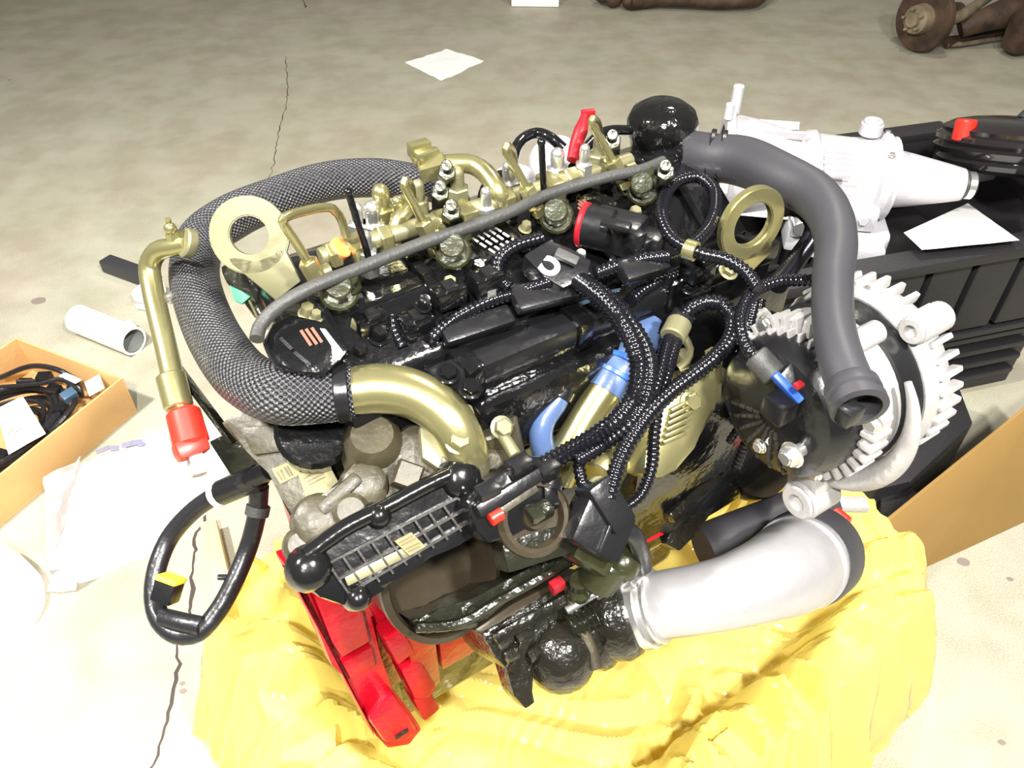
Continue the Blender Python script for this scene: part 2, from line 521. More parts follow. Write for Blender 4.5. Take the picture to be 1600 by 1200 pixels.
# rusty axle with brake rotor, top right
t = thing('axle_assembly', P(1460, 60, 0), 'rusty axle end with brake rotor and tie rods on the far concrete', 'axle')
cR = P(1436, 30, .14); axn = V((-.86, -.50, .06)).normalized()
MB().lathe([(0, .0), (.05, 0), (.055, -.02), (.128, -.022), (.132, -.028), (.132, -.05), (.05, -.055), (0, -.055)], cR, axn, 28).build('brake_rotor', 'rust', t)
MB().lathe([(0, .05), (.028, .05), (.03, .03), (.055, .026), (.06, 0), (.06, -.02), (0, -.02)], cR, axn, 18).build('hub', 'rustpale', t)
b = MB()
for x, y in circle(5): b.cyl(cR + axes(V((0, 1, 0)), axn) @ V((x * .042, y * .042, .02)), cR + axes(V((0, 1, 0)), axn) @ V((x * .042, y * .042, .055)), .006, 8)
b.build('wheel_studs', 'rustpale', t)
MB().lathe([(0, -.06), (.07, -.06), (.075, -.1), (.05, -.15), (.045, -.25), (0, -.25)], cR, axn, 18).build('knuckle', 'rust', t)
MB().tube(PL([(1470, 38, .12), (1500, 25, .14), (1530, 5, .16), (1560, -20, .18)]), [.02, .024, .022, .03], 10, .03).build('control_arm', 'rustpale', t)
MB().tube(PL([(1480, 66, .03), (1505, 60, .03), (1550, 52, .035), (1640, 38, .05)]), [.025, .016, .016, .016], 10, .03).build('tie_rod', 'rust', t)
MB().tube(PL([(1480, 70, .02), (1510, 68, .02), (1560, 60, .02), (1640, 48, .02)]), [.012, .01, .01, .01], 10, .03).build('brake_line', 'rustpale', t)
MB().ball(P(1513, 30, .09), .035, (1, 1, 1.2), 12).ball(P(1520, 45, .06), .025, (1, 1, 1), 10).build('ball_joint', 'rustpale', t)
MB().tube(PL([(1500, 45, .08), (1540, 30, .12), (1590, 15, .15), (1660, 0, .16)]), [.04, .05, .07, .08], 12, .03).build('axle_tube', 'rust', t)
MB().box(P(1600, 50, .10), (.12, .10, .16), axes(V((1, .3, 0)), ZX), .03).build('mounting_bracket', 'rust', t)

# black tote
ZT = .42
a0, a1 = P(1240, 440, ZT), P(1600, 378, ZT); tx = (a1 - a0).normalized(); ty = ZX.cross(tx); TX = Matrix((tx, ty, ZX)).transposed()
TL, TD = .84, .50; t0 = a0 - tx * .16 + ty * .0


def tp(x, y, z): return V((t0.x, t0.y, 0)) + tx * x + ty * y + ZX * z


tote = thing('plastic_tote', tp(TL / 2, TD / 2, 0), 'large open black plastic tote with ribbed sides behind the alternator', 'tote')


def tbox(name, x0, x1, y0, y1, z0, z1, bev=.005, m='tote', par=None):
    return MB().box(tp((x0 + x1) / 2, (y0 + y1) / 2, (z0 + z1) / 2), (x1 - x0, y1 - y0, z1 - z0), TX, bev).build(name, m, par or tote)


XS = .09
wl = tbox('side_wall', XS, TL, .02, .035, 0, ZT - .015)
tbox('side_wall', XS, TL, TD - .035, TD - .02, 0, ZT - .015)
tbox('end_wall', XS, XS + .015, .035, TD - .035, 0, ZT - .015)
tbox('end_wall', TL - .015, TL, .035, TD - .035, 0, ZT - .015)
tbox('tote_floor', XS + .015, TL - .015, .035, TD - .035, .20, .22)
rb = MB()
rb.box(tp((TL + XS) / 2, .008, ZT - .012), (TL - XS + .05, .055, .024), TX, .006).box(tp((TL + XS) / 2, TD - .008, ZT - .012), (TL - XS + .05, .055, .024), TX, .006)
rb.box(tp(XS - .003, TD / 2, ZT - .012), (.055, TD - .06, .0235), TX, .006).box(tp(TL + .003, TD / 2, ZT - .012), (.055, TD - .06, .0235), TX, .006)
rb.build('rim', 'tote', tote)
for x0, x1 in ((.36, .455), (.47, .56), (.575, .67), (.685, .78), (.245, .30)):
    tbox('wall_panel', x0, x1, -.002, .021, .215, ZT - .03, .006)
for k in range(4): tbox('rib', .33 + .05 * k, .82, .004, .022, .045 + .04 * (3 - k), .059 + .04 * (3 - k), .004)
tbox('ledge', XS, TL, -.004, .022, .19, .206, .004)
hd = MB().tube([tp(.245, .03, .36), tp(.245, -.012, .355), tp(.25, -.018, .345), tp(.335, -.018, .345), tp(.34, -.012, .355), tp(.34, .03, .36)], .007, 8, .01)
hd.build('handle', 'tote', tote)
MB().prism([P(*q, .13) for q in ((1440, 585), (1500, 603), (1522, 660), (1425, 752), (1370, 765), (1370, 600))], ZX, .129, .01).build('pallet_foot', 'tote', tote)
MB().prism([P(*q, .10) for q in ((1375, 768), (1420, 752), (1440, 775), (1410, 815), (1375, 815))], ZX, .099, .01).build('pallet_foot', 'tote', tote)

# transmission lying in the tote
bA, bB = P(1122, 258, .48), P(1545, 292, .48); tr = (bB - bA).normalized(); trl = (bB - bA).length
tm = thing('transmission', P(1330, 330, .24), 'bare cast aluminium gearbox lying in the black tote', 'gearbox')


def tq(h, side=0, up=0): return bA + tr * h + ZX.cross(tr).normalized() * side + ZX * up


TA = axes(tr, ZX)
k = trl / .50; ts = .93
MB().lathe([(r * ts, h) for r, h in [(.085, 0), (.118, 0), (.121, .004), (.121, .016), (.110, .02), (.104, .06), (.086, .13), (.078, .16)]], bA, tr, 36,
           lambda i, r, h: 1 + (.05 if i % 6 == 0 and h < .017 else 0)).build('bell_housing', 'alutrans', tm)
MB().lathe([(r * ts, h) for r, h in [(.0, .155), (.078, .155), (.088, .165), (.090, .18), (.083, .187), (.080, .25), (.084, .30), (.094, .305), (.094, .322), (.06, .326), (0, .326)]], bA, tr, 32).build('main_case', 'alutrans', tm)
MB().lathe([(r * ts, h) for r, h in [(.0, .323), (.086, .323), (.088, .336), (.062, .342), (.055, .38), (.040, .45), (.034, .475), (0, .475)]], bA, tr, 28).build('tail_housing', 'alutrans', tm)
MB().ring(tq(.474), tq(.482), .030, .018).build('tail_seal', 'rubber', tm)
MB().ring(tq(.481), tq(.498), .027, .014).build('output_yoke', 'steel', tm)
for i in range(5): MB().box(tq(.215, -.045 + .0 * i, .070 - .006 * i) + ZX.cross(tr) * (-.012 * i), (.05, .004, .012), TA, .001).build('case_rib', 'alutrans', tm)
for i in range(6):
    an = i * math.pi / 3 + .3
    d_ = axes(V((0, 0, 1)), tr) @ V((math.cos(an), math.sin(an), 0))
    MB().bar(tq(.03) + d_ * .105, tq(.15) + d_ * .079, .006, .016, d_).build('bell_rib', 'alutrans', tm)
MB().box(tq(.25, -.03, -.10), (.20, .14, .055), TA, .01).build('valve_body_pan', 'alutrans', tm)
MB().box(tq(.285, -.075, -.045), (.06, .05, .05), TA, .01).bolt(tq(.285, -.10, -.04), -ZX.cross(tr), .010).build('valve_block', 'alutrans', tm)
MB().box(tq(.20, -.085, -.075), (.09, .05, .03), TA, .008).build('side_cover', 'alutrans', tm)
MB().cyl(tq(.17, -.08, -.06), tq(.17, -.125, -.06), .016).build('speed_sensor', 'steel', tm)
MB().box(tq(.27, -.10, -.105), (.14, .06, .03), TA, .006).build('shift_bracket', 'alutrans', tm)
MB().cyl(tq(.015, 0.03, .10), tq(.015, .03, .155), .011).build('bell_dowel', 'alutrans', tm)
MB().cyl(tq(.0, -.025, .11), tq(.0, -.025, .14), .009).build('bell_dowel', 'alutrans', tm)
MB().cyl(tq(.28, .02, .08), tq(.28, .02, .105), .022).ring(tq(.28, .02, .104), tq(.28, .02, .11), .018, .010).build('vent_boss', 'alutrans', tm)
for sx in (-.05, .02, .06): MB().bolt(tq(.313, sx, math.sqrt(.09 ** 2 - sx * sx) - .004), ZX, .006).build('case_bolt', 'steel', tm)
for h in (.2, .3): MB().box(tq(h, -.0, -.194), (.04, .14, .13), TA, .004).build('support_block', 'tote', tm)

# sheet of paper on the tote
tag(patch(P(1412, 364, .438), P(1512, 318, .355), P(1592, 376, .438), P(1440, 391, .438), 10, .0006, .002, 5, bow=.008).build('paper_sheet', 'paper'),
    'white paper sheet lying beside the gearbox on the tote rim', 'paper')

# ribbed canister on the far corner of the tote
cn = thing('ribbed_canister', P(1545, 275, .43), 'glossy black ribbed round canister with red cap behind the gearbox tail', 'canister')
can = V((.02, .30, .95)).normalized(); co = P(1576, 266, .470)
prof = [(0, 0), (.10, 0), (.122, .010), (.134, .012), (.142, .022), (.136, .028), (.146, .036), (.152, .046), (.144, .052), (.151, .060), (.150, .068), (.140, .074), (.142, .082), (.120, .094), (.09, .100), (.05, .103), (0, .103)]
MB().lathe(prof, co, can, 56).build('canister_body', 'canister', cn)
rc = P(1509, 195, .57)
MB().cyl(rc - can * .03, rc + can * .010, .020).build('red_cap', 'redcap', cn)
MB().box(P(1540, 272, .42), (.05, .012, .03), TX, .004).box(P(1526, 266, .43), (.014, .012, .03), TX, .003).build('steel_hook', 'alu', cn)
MB().tube([co + can * .08 + V((.02, .02, 0)), co + can * .11 + V((.06, .03, 0)), co + can * .14 + V((.15, .03, 0))], .026, 12, .02).build('outlet_hose', 'rubber', cn)

# cardboard flap and tray round the engine
fp = [P(1366, 832, .20), P(1660, 592, .20), P(1690, 775, .0), P(1440, 890, .0), P(1385, 905, .03)]
fn = (fp[1] - fp[0]).cross(fp[3] - fp[0]).normalized(); fn = fn if fn.z > 0 else -fn
tag(MB().prism(fp, fn, .006, .001).build('cardboard_flap', 'kraft2'), 'ochre cardboard flap leaning against the black tote', 'cardboard')
tray = thing('cardboard_tray', E(.09, .06, 0), 'cardboard tray under the yellow plastic film below the engine', 'tray')
TU0, TU1, TW0, TW1, TZ = -.315, .51, -.19, .365, .185
for nm, q in (('tray_wall', (TU0, TU1, TW1 - .008, TW1)), ('tray_wall', (TU0, TU1, TW0, TW0 + .008)), ('tray_wall', (TU0, TU0 + .008, TW0 + .008, TW1 - .008)), ('tray_wall', (TU1 - .008, TU1, TW0 + .008, TW1 - .008))):
    MB().ebox(*q, .0, TZ, .002).build(nm, 'kraft', tray)
MB().ebox(TU0 + .008, TU1 - .008, TW0 + .008, TW1 - .008, 0, .08, .002).build('tray_base', 'kraft', tray)


def bag():
    m = MB(); NA, NR = 420, 110; rows = []
    cu_, cw = .105, .085
    tri = lambda x: abs((x % 1) * 2 - 1) * 2 - 1
    for j in range(NR + 1):
        row = []
        for i in range(NA):
            f = j / NR; t_ = 2 * math.pi * i / NA; c_, s_ = math.cos(t_), math.sin(t_)
            R = (abs(c_ / .552) ** 4.5 + abs(s_ / .385) ** 4.5) ** (-1 / 4.5)
            l1 = pn(V((c_ * 3.1, s_ * 3.1, 1))); l2 = pn(V((c_ * 8, s_ * 8, 4))); l3 = pn(V((c_ * 19, s_ * 19, f * 2)))
            out = max(0, (f - .5) / .5)
            R *= 1 + out * (.05 * l1 + .05 * l2 + .02 * l3 + .012 * tri(t_ * 6.3 + 2 * l1))
            if f < .56: h = .150 + .03 * f
            elif f < .72: x = (f - .56) / .16; x = x * x * (3 - 2 * x); h = .167 + .128 * x
            elif f < .84: h = .295 - .02 * (f - .72) / .12
            else: x = (f - .84) / .16; h = .275 * max(0, 1 - x) ** .8
            q = V((c_ * f * R, s_ * f * R, 0)); am = min(1, f * 2.2); at = max(0, min(1, (f - .42) / .25)); wp = pn(q * 5) ; w2 = pn(q * 11 + V((4, 4, 4)))
            # long drape folds running outwards, and cross creases
            g = .5 + .5 * pn(q * 3.3 + V((8, 2, 1)))
            h += at * (.034 * g * tri(t_ * 2.3 + 1.3 * wp + .3) + .005 * tri(t_ * 3.7 + 1.1 * wp) + at * .022 * tri(t_ * 6.3 + 1.0 * wp + .5 * w2) + at * .008 * tri(t_ * 12.4 + 1.4 * wp))
            h += am * (.012 * tri(q.x * 4 + q.y * 2 + wp * 1.6) + .016 * (1 - g) * tri(q.x * -6 + q.y * 9 + wp * 2) + .002 * tri(q.x * 23 + q.y * 16 + w2 * 2.5))
            if .70 < f < .84: h = max(h, .258 + .03 * (g - .3))
            row.append(m.bm.verts.new(E(cu_ + q.x, cw + q.y, max(.004 + .005 * (1 + l3), h))))
            if j == 0: break
        rows.append(row)
    for a, b_ in zip(rows, rows[1:]):
        for i in range(NA):
            k2 = (i + 1) % NA
            m.bm.faces.new((a[0], b_[i], b_[k2]) if len(a) == 1 else (a[i], b_[i], b_[k2], a[k2]))
    return m


tag(bag().build('plastic_bag', 'bag', ang=.32), 'crumpled translucent yellow plastic film spread under the engine', 'plastic bag')

# open carton with coiled wiring, left
bB_, bR, bQ = P(25, 527, .1), P(192, 590, .1), P(0, 765, .1)
bx = (bR - bB_); bw = bx.length; bx.normalize(); by = -(ZX.cross(bx)); BX = Matrix((bx, -by, ZX)).transposed()
if by.dot(bQ - bR) < 0: by = -by
bo = V((bB_.x, bB_.y, 0)); BLn = .58


def bp_(x, y, z): return bo + bx * x + by * y + ZX * z


cb = thing('cardboard_box', bp_(bw / 2, BLn / 2, 0), 'shallow open brown cardboard box holding coiled black wiring', 'box')


def bbox(name, x0, x1, y0, y1, z0, z1): return MB().box(bp_((x0 + x1) / 2, (y0 + y1) / 2, (z0 + z1) / 2), (x1 - x0, y1 - y0, z1 - z0), BX, .001).build(name, 'kraft', cb)


bbox('box_base', 0, bw, 0, BLn, 0, .005)
bbox('box_wall', 0, bw, 0, .005, .005, .1); bbox('box_wall', 0, bw, BLn - .005, BLn, .005, .1)
bbox('box_wall', 0, .005, .005, BLn - .005, .005, .1); bbox('box_wall', bw - .005, bw, .005, BLn - .005, .005, .1)
wh = thing('wiring_harness', bp_(bw / 2, .25, .006), 'coiled black wiring harness with tags inside the brown cardboard box', 'wiring')
for kx in range(9):
    r0 = random.uniform(.085, .120); cx, cy = bw / 2 + random.uniform(-.015, .015), .205 + random.uniform(-.015, .04)
    zz = .012 + .007 * kx; n = 12; pts = []
    for i in range(n + random.choice((0, -2, -3))):
        an = 2 * math.pi * i / n + kx * 1.3
        pts.append(bp_(cx + math.cos(an) * r0 * (1 + random.uniform(-.05, .05)), cy + math.sin(an) * r0 * 1.35 * (1 + random.uniform(-.05, .05)), zz + random.uniform(0, .006)))
    MB().tube(pts, random.choice((.004, .005, .0065)), 8, .012).build('cable', 'tape', wh)
MB().tube(PL([(0, 605, .07), (60, 600, .085), (98, 593, .088), (126, 614, .06)]), .005, 8, .012).build('cable', 'tape', wh)
MB().tube(PL([(0, 590, .06), (50, 572, .085), (100, 582, .088), (122, 600, .07), (128, 622, .05)]), .006, 8, .012).build('cable', 'tape', wh)
MB().tube(PL([(62, 690, .05), (98, 655, .08), (118, 625, .085), (108, 604, .085)]), .006, 8, .012).build('cable', 'tape', wh)
for q in ((85, 610, .07), (70, 590, .075), (40, 600, .06), (95, 640, .07), (4, 712, .05)): MB().box(P(*q), (.03, .022, .02), axes(V((1, random.uniform(-1, 1), .2)), ZX), .003).build('plug', 'black', wh)
lab(MB().box(P(108, 618, .095), (.03, .022, .02), axes(V((.6, .8, 0)), V((.2, -.2, 1))), .003).build('blue_plug', 'bluedull', wh), 'blue plug')
patch(P(-6, 640, .09), P(36, 620, .095), P(72, 678, .09), P(14, 711, .085), 6, .0006, .003, 8).build('tag_label', 'paper', wh)
b = MB()
for q in ((2, 664, 10, 660), (14, 677, 22, 670), (24, 676, 34, 668)): b.bar(P(q[0], q[1], .0975), P(q[2], q[3], .0975), .002, .0004, ZX)
b.build('tag_writing', 'print', wh)
patch(P(132, 598, .09), P(155, 585, .09), P(163, 607, .08), P(140, 620, .08), 5, .0006, .003, 8).build('tag_label', 'paper', wh)
patch(P(92, 588, .09), P(102, 582, .09), P(128, 594, .09), P(118, 600, .09), 5, .0006, .003, 8).build('tag_label', 'paper', wh)

# aluminium tube on the floor
ta, tb = P(122, 498, .036), P(209, 533, .036); td = (tb - ta).normalized()
tt = thing('metal_tube', (ta + tb) / 2 - ZX * .036, 'short white aluminium tube lying on the floor beyond the cardboard box', 'tube')
Lt = (tb - ta).length
MB().lathe([(.030, Lt), (.036, Lt), (.036, 0), (.030, 0)], ta, td, 32).build('tube_shell', 'tube', tt)
MB().lathe([(.0298, Lt - .002), (.0298, .02), (0, .02)], ta, td, 32).build('tube_bore', 'tubein', tt)
tag(patch(P(186, 508, .02), P(203, 499, .03), P(217, 514, .03), P(205, 520, .02), 4, .0006, .003, 8).build('paper_scrap', 'paper'), 'small white paper scrap behind the aluminium tube', 'paper')
tag(MB().bar(P(166, 411, .02), P(235, 436, .02), .042, .038, ZX, .006).build('rubber_strip', 'rubber'), 'dark grey rubber strip on the floor left of the gold pipe', 'strip')
tag(MB().box(P(233, 456, .02), (.06, .07, .036), axes(V((1, -.3, 0)), ZX), .012).bar(P(214, 478, .01), P(250, 484, .01), .012, .012, ZX, .003).build('plastic_bracket', 'foam'), 'white plastic bracket on the floor half hidden by the gold pipe', 'bracket')

# wrapped white sheet and crumpled film, left
ws = thing('wrapped_sheet', P(200, 780, 0), 'flat white foam sheet wrapped in clear film beside the cardboard box', 'packing sheet')
o1 = [P(x, y, .01) for x, y in ((76, 772), (128, 726), (195, 694), (265, 666), (330, 652), (355, 750), (306, 812), (250, 853), (180, 884), (125, 906), (80, 890))]
pillow(o1, .03, .012, 9, seed=2).build('foam_sheet', 'foam', ws)
b = MB()
for q in ((150, 707, 172, 698, .010), (172, 700, 185, 700, .012), (190, 697, 208, 692, .013), (205, 692, 222, 690, .014), (216, 697, 226, 692, .009)): b.bar(P(q[0], q[1], .0405), P(q[2], q[3], .0405), q[4], .003, ZX, .001)
b.build('printed_mark', mat('grey_print', (.20, .19, .28), .6), ws)
patch(P(72, 752, .035), P(130, 716, .045), P(100, 830, .06), P(76, 895, .02), 14, .0006, .02, 12).build('clear_film', 'film', ws)
patch(P(84, 880, .05), P(124, 880, .055), P(122, 920, .003), P(78, 922, .003), 10, .0006, .018, 14).build('clear_film', 'film', ws)
o2 = [P(x, y, .02) for x, y in ((-60, 892), (5, 856), (30, 866), (58, 890), (63, 935), (45, 968), (15, 985), (-60, 1010))]
tag(pillow(o2, .07, .03, 10, seed=5).build('crumpled_film', 'foam'), 'crumpled white packing film at the lower left beside the wrapped sheet', 'packing film')

# wooden lath
tag(MB().bar(P(328, 822, .02), P(354, 940, .02), .030, .036, ZX, .003).build('wooden_lath', 'wood'), 'pale wooden lath on the floor behind the hanging wire loop', 'lath')
# ------------------------------------------------------------ the engine: everything on it is bolted together
EN = thing('engine', E(0, .03, .17), 'black and red diesel engine with braided pipes, gold tubes and alternator on yellow film', 'engine')
NS = D(0, .72, .69)


def part(name, mb, m, par=EN, label=None, ang=.65):
    o = mb.build(name, m, par, ang)
    if label: lab(o, label)
    return o


def px_plate(name, pix, anchor, n, th, m, par=EN, bev=.003, label=None):
    f = plane(P(*anchor), n); return part(name, MB().prism([f(*q) for q in pix], n, th, bev), m, par, label)


def decal(name, pix, anchor, n, m, par, lift=.0012, th=.001):
    f = plane(P(*anchor) + n.normalized() * lift, n); return part(name, MB().prism([f(*q) for q in pix], n, th, 0), m, par)


def strokes(name, lines, anchor, n, wd, m, par, lift=.0018, th=.0008):
    f = plane(P(*anchor) + n.normalized() * lift, n)
    b = MB()
    for x0, y0, x1, y1 in lines: b.bar(f(x0, y0), f(x1, y1), wd, th, n)
    o = part(name, b, m, par); o['kind'] = 'stuff'; return o


# --- red block
blk = part('engine_block', MB().ebox(-.235, .29, -.125, .125, .35, .655, .006), 'red')
nr = D(.05, .95, .30); rA = (560, 1040, .47)
fr_ = plane(P(*rA), nr)
part('rear_flange', MB().prism([fr_(*q) for q in ((452, 893), (480, 885), (570, 935), (585, 960), (590, 1030), (612, 1075), (640, 1110), (660, 1140), (640, 1165), (606, 1170), (588, 1150), (520, 1022))], nr, .045, .004), 'red', blk)


def rpad(name, pix, h, bev=.004, dz=0):
    f = plane(P(*rA) + nr * h, nr); part(name, MB().prism([f(*q) for q in pix], nr, h + .008, bev), 'red', blk)


rpad('flange_edge', ((450, 896), (464, 902), (520, 1042), (545, 1062), (572, 1122), (584, 1140), (586, 1152)), .012, .003)
rpad('block_boss', ((488, 930), (528, 925), (566, 946), (580, 1004), (534, 1030), (522, 1008)), .014, .005)
rpad('block_ridge', ((534, 1036), (582, 1010), (588, 1040), (548, 1062)), .010, .003)
rpad('block_foot', ((578, 1128), (600, 1092), (616, 1084), (640, 1122), (654, 1142), (636, 1160), (604, 1164)), .022, .008)
part('foot_slot', MB().bar(plane(P(*rA) + nr * .023, nr)(618, 1153), plane(P(*rA) + nr * .023, nr)(638, 1140), .005, .002, nr, .0005), 'iron', blk)
for an_, pix in ((.41, ((626, 1048), (655, 1028), (684, 1075), (672, 1092), (648, 1094))), (.395, ((644, 1092), (672, 1080), (690, 1108), (664, 1130))), (.43, ((600, 1000), (630, 985), (650, 1020), (622, 1042)))):
    part('crankcase_step', MB().prism([plane(P(650, 1070, an_), nr)(*q) for q in pix], nr, .03, .005), 'red', blk)
part('block_rib', MB().ebox(-.20, -.165, .12, .158, .36, .54, .008), 'red', blk)
for i in range(4): part('crankcase_rib', MB().ebox(-.165, -.02, .12, .142 - .004 * i, .565 - .05 * i, .585 - .05 * i, .005), 'red', blk)
part('crankcase_pad', MB().ebox(-.16, -.11, .12, .150, .37, .43, .006), 'red', blk)
part('block_plug', MB().cyl(E(-.15, .125, .56), E(-.15, .150, .56), .016), 'red', blk)
part('oil_pan', MB().ebox(-.20, .27, -.10, .10, .205, .35, .015), 'gloss')
# --- black head and valve cover
hd = part('cylinder_head', MB().ebox(-.200, .29, -.115, .115, .65, .785, .005), 'gloss')
part('side_plate', MB().ebox(-.13, .28, .112, .135, .62, .775, .005), 'gloss', hd)
part('rear_plate', MB().ebox(-.235, -.195, -.10, .08, .58, .69, .006), 'greeniron', hd)
vc = part('valve_cover', MB().prism([E(-.215, w_, z_) for w_, z_ in ((-.10, .78), (-.098, .815), (-.05, .835), (.045, .832), (.098, .797), (.104, .78))], UX * -1, .49, .006), 'gloss')
for i in range(5):
    u0 = -.19 + .102 * i
    part('cover_rib', MB().prism([E(u0, w_, z_) for w_, z_ in ((-.09, .80), (-.045, .842), (.04, .840), (.095, .805), (.10, .78), (-.09, .78))], UX * -1, .012, .003), 'gloss', vc)
part('cover_flange', MB().ebox(-.21, .285, -.112, .112, .775, .788, .003), 'gloss', vc)
for u0, w_ in ((-.195, .107), (-.12, .107), (-.01, .107), (.1, .107), (.2, .107), (.27, .107)):
    part('cover_bolt', MB().bolt(E(u0, w_, .787), ZX, .0055), 'gloss', vc)
rl = part('harness_rail', MB().ebox(-.125, .29, .108, .135, .772, .796, .006), 'black')
for u0 in (-.10, .02, .13, .24): part('rail_clip', MB().ebox(u0, u0 + .018, .104, .139, .768, .801, .003), 'gloss', rl)
part('manifold', MB().ebox(-.10, .30, .128, .155, .69, .765, .01), 'gloss')
# grey print on the valve cover
strokes('cover_print', [(738 + 9 * i + d0, 372 - 4 * i + d1, 738 + 9 * i + d0 + 9, 372 - 4 * i + d1 + 6) for i in range(5) for d0, d1 in ((0, 0), (12, 8), (26, 17))], (760, 380, .842), D(0, .15, 1), .0022, 'whiteprint', vc, .002)
# --- fuel rail, injectors, high pressure pipes
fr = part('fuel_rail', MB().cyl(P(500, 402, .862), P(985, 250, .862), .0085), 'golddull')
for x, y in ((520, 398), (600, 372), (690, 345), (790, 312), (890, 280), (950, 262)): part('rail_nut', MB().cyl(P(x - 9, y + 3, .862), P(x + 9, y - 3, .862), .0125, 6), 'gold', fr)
for x, y in ((560, 388), (725, 335), (860, 290)): part('rail_clamp', MB().box(P(x, y, .862), (.018, .03, .018), EF, .003), 'gold', fr)
inj = [((490, 425), (440, 340), [(470, 331), (520, 326), (534, 345), (541, 372)]), ((668, 362), (629, 282), [(640, 276), (660, 290)]),
       ((830, 308), (788, 228), [(800, 226), (822, 240), (826, 285)]), ((965, 265), (922, 185), [(930, 183), (950, 200), (955, 240)])]
for i, (a, b_, rest) in enumerate(inj):
    g = part('injector', MB().cyl(P(a[0] + 42, a[1] + 62, .80), P(a[0] + 40, a[1] + 30, .852), .017, 16).cyl(P(a[0] + 40, a[1] + 30, .850), P(a[0] + 38, a[1] + 20, .866), .012, 12), 'olive')
    part('injector_plug', MB().box(P(a[0] + 52, a[1] + 58, .825), (.030, .022, .030), EF, .004).box(P(a[0] + 66, a[1] + 74, .815), (.022, .018, .018), EF, .003), 'black', g)
    part('injector_clamp', MB().bar(P(a[0] + 5, a[1] + 25, .842), P(a[0] + 45, a[1] + 42, .842), .016, .010, ZX, .003).bolt(P(a[0] + 12, a[1] + 26, .847), ZX, .006), 'olive', g)
    hp = part('injector_pipe', MB().tube(PL([(a[0], a[1], .868), (a[0] * .5 + b_[0] * .5, a[1] * .5 + b_[1] * .5, .896), (b_[0] + 2, b_[1] + 6, .92), (b_[0] + 4, b_[1] + 1, .923)] + ([(x, y, .918 - .014 * k) for k, (x, y) in enumerate(rest)] if i == 0 else [(b_[0] + 9, b_[1] + 3, .918), (b_[0] + 14, b_[1] + 16, .90), (b_[0] + 16, b_[1] + 45, .87)])), .0040, 10), 'gold')
    d0 = (P(*b_, .92) - P(*a, .868)).normalized()
    part('pipe_nut', MB().cyl(P(*a, .868) - d0 * .012, P(*a, .868) + d0 * .012, .0085, 6).cyl(P(*a, .868) - d0 * .022, P(*a, .868) - d0 * .012, .0068, 12), 'gold', hp)
    part('pipe_collar', MB().cyl(P(a[0] + 12, a[1] + 2, .862), P(a[0] + 26, a[1] - 3, .862), .007, 12), 'gold', hp)
for a, b_ in (((544, 300, .925), (576, 402, .865)), ((846, 222, .925), (850, 306, .865))):
    t = part('vent_tube', MB().cyl(P(*a), P(*b_), .0032, 10), 'gloss'); part('tube_tip', MB().ball(P(*a), .0042, seg=10), 'gloss', t)
rh = part('return_hose', MB().tube(PL([(401, 530, .852), (405, 512, .855), (420, 492, .86), (448, 470, .866), (490, 448, .87), (560, 420, .87), (650, 384, .87), (735, 354, .87), (800, 330, .87), (850, 306, .87), (900, 290, .87), (960, 274, .87), (1000, 266, .868), (1036, 252, .866)]), .0058, 12), 'rubber2', label='grey rubber return hose')
for x, y in ((545, 428), (700, 368), (872, 300), (1010, 262)): part('hose_tee', MB().cyl(P(x, y + 26, .845), P(x, y + 4, .868), .008, 12).ball(P(x + 3, y + 20, .852), .010, (1, 1, .8), 10), 'olive', rh)
# fittings seen behind the rail
for x, y, z, r, m_ in ((598, 330, .86, .014, 'gold'), (585, 355, .85, .013, 'steel'), (625, 345, .86, .010, 'gold'), (575, 400, .86, .009, 'steel'), (655, 320, .87, .010, 'golddull'),
                       (715, 300, .86, .012, 'golddull'), (870, 270, .86, .012, 'steel'), (795, 290, .86, .011, 'steel'), (935, 248, .87, .011, 'golddull'), (912, 262, .87, .009, 'steel'), (560, 355, .85, .010, 'steel'), (760, 330, .86, .009, 'steel')):
    c = P(x, y, z); part('rail_fitting', MB().cyl(c - ZX * .02, c + ZX * .006, r, 6).cyl(c + ZX * .004, c + ZX * .02, r * .6, 12).ball(c + ZX * .02, r * .62, seg=10), m_)
part('banjo_hook', MB().tube(PL([(612, 375, .855), (622, 345, .87), (640, 325, .875), (628, 315, .87)]), .007, 10), 'gold')
part('orange_cap', MB().cyl(P(521, 398, .86), P(535, 385, .87), .010), 'orange', label='orange plastic cap')
for x, y in ((698, 268), (688, 300), (705, 330), (957, 220), (1040, 268)): part('pipe_fitting', MB().cyl(P(x, y + 22, .85), P(x, y, .89), .009, 6).cyl(P(x, y + 6, .87), P(x, y - 10, .90), .0055, 12), 'olive')
part('white_bottle', MB().ball(P(800, 285, .80), .03, (1, .7, .7)).ball(P(868, 250, .80), .036, (1, .8, .8)), 'alutrans')
# --- lifting eyes


def eye(name, cx, cy, z, n, ro, ri, sq, foot, m_):
    c = P(cx, cy, z); A = axes(UX, n)
    e = [c + A @ V((x * ro * sq, y * ro, 0)) for x, y in circle(36)]; i_ = [c + A @ V((x * ri * sq, y * ri, 0)) for x, y in circle(36)]
    o = part(name, MB().ringplate(e, i_, n, .009), m_)
    f = plane(c, n); part('eye_foot', MB().prism([f(*q) for q in foot], n, .0085, .0015), m_, o); return o


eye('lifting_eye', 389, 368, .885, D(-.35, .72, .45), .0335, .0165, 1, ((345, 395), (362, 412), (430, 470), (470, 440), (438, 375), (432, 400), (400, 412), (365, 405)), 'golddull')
eye('lifting_eye', 1178, 352, .845, D(-.12, .96, .10), .038, .0225, 1, ((1136, 395), (1140, 420), (1175, 425), (1205, 395), (1212, 350), (1195, 385), (1165, 408)), 'gold')
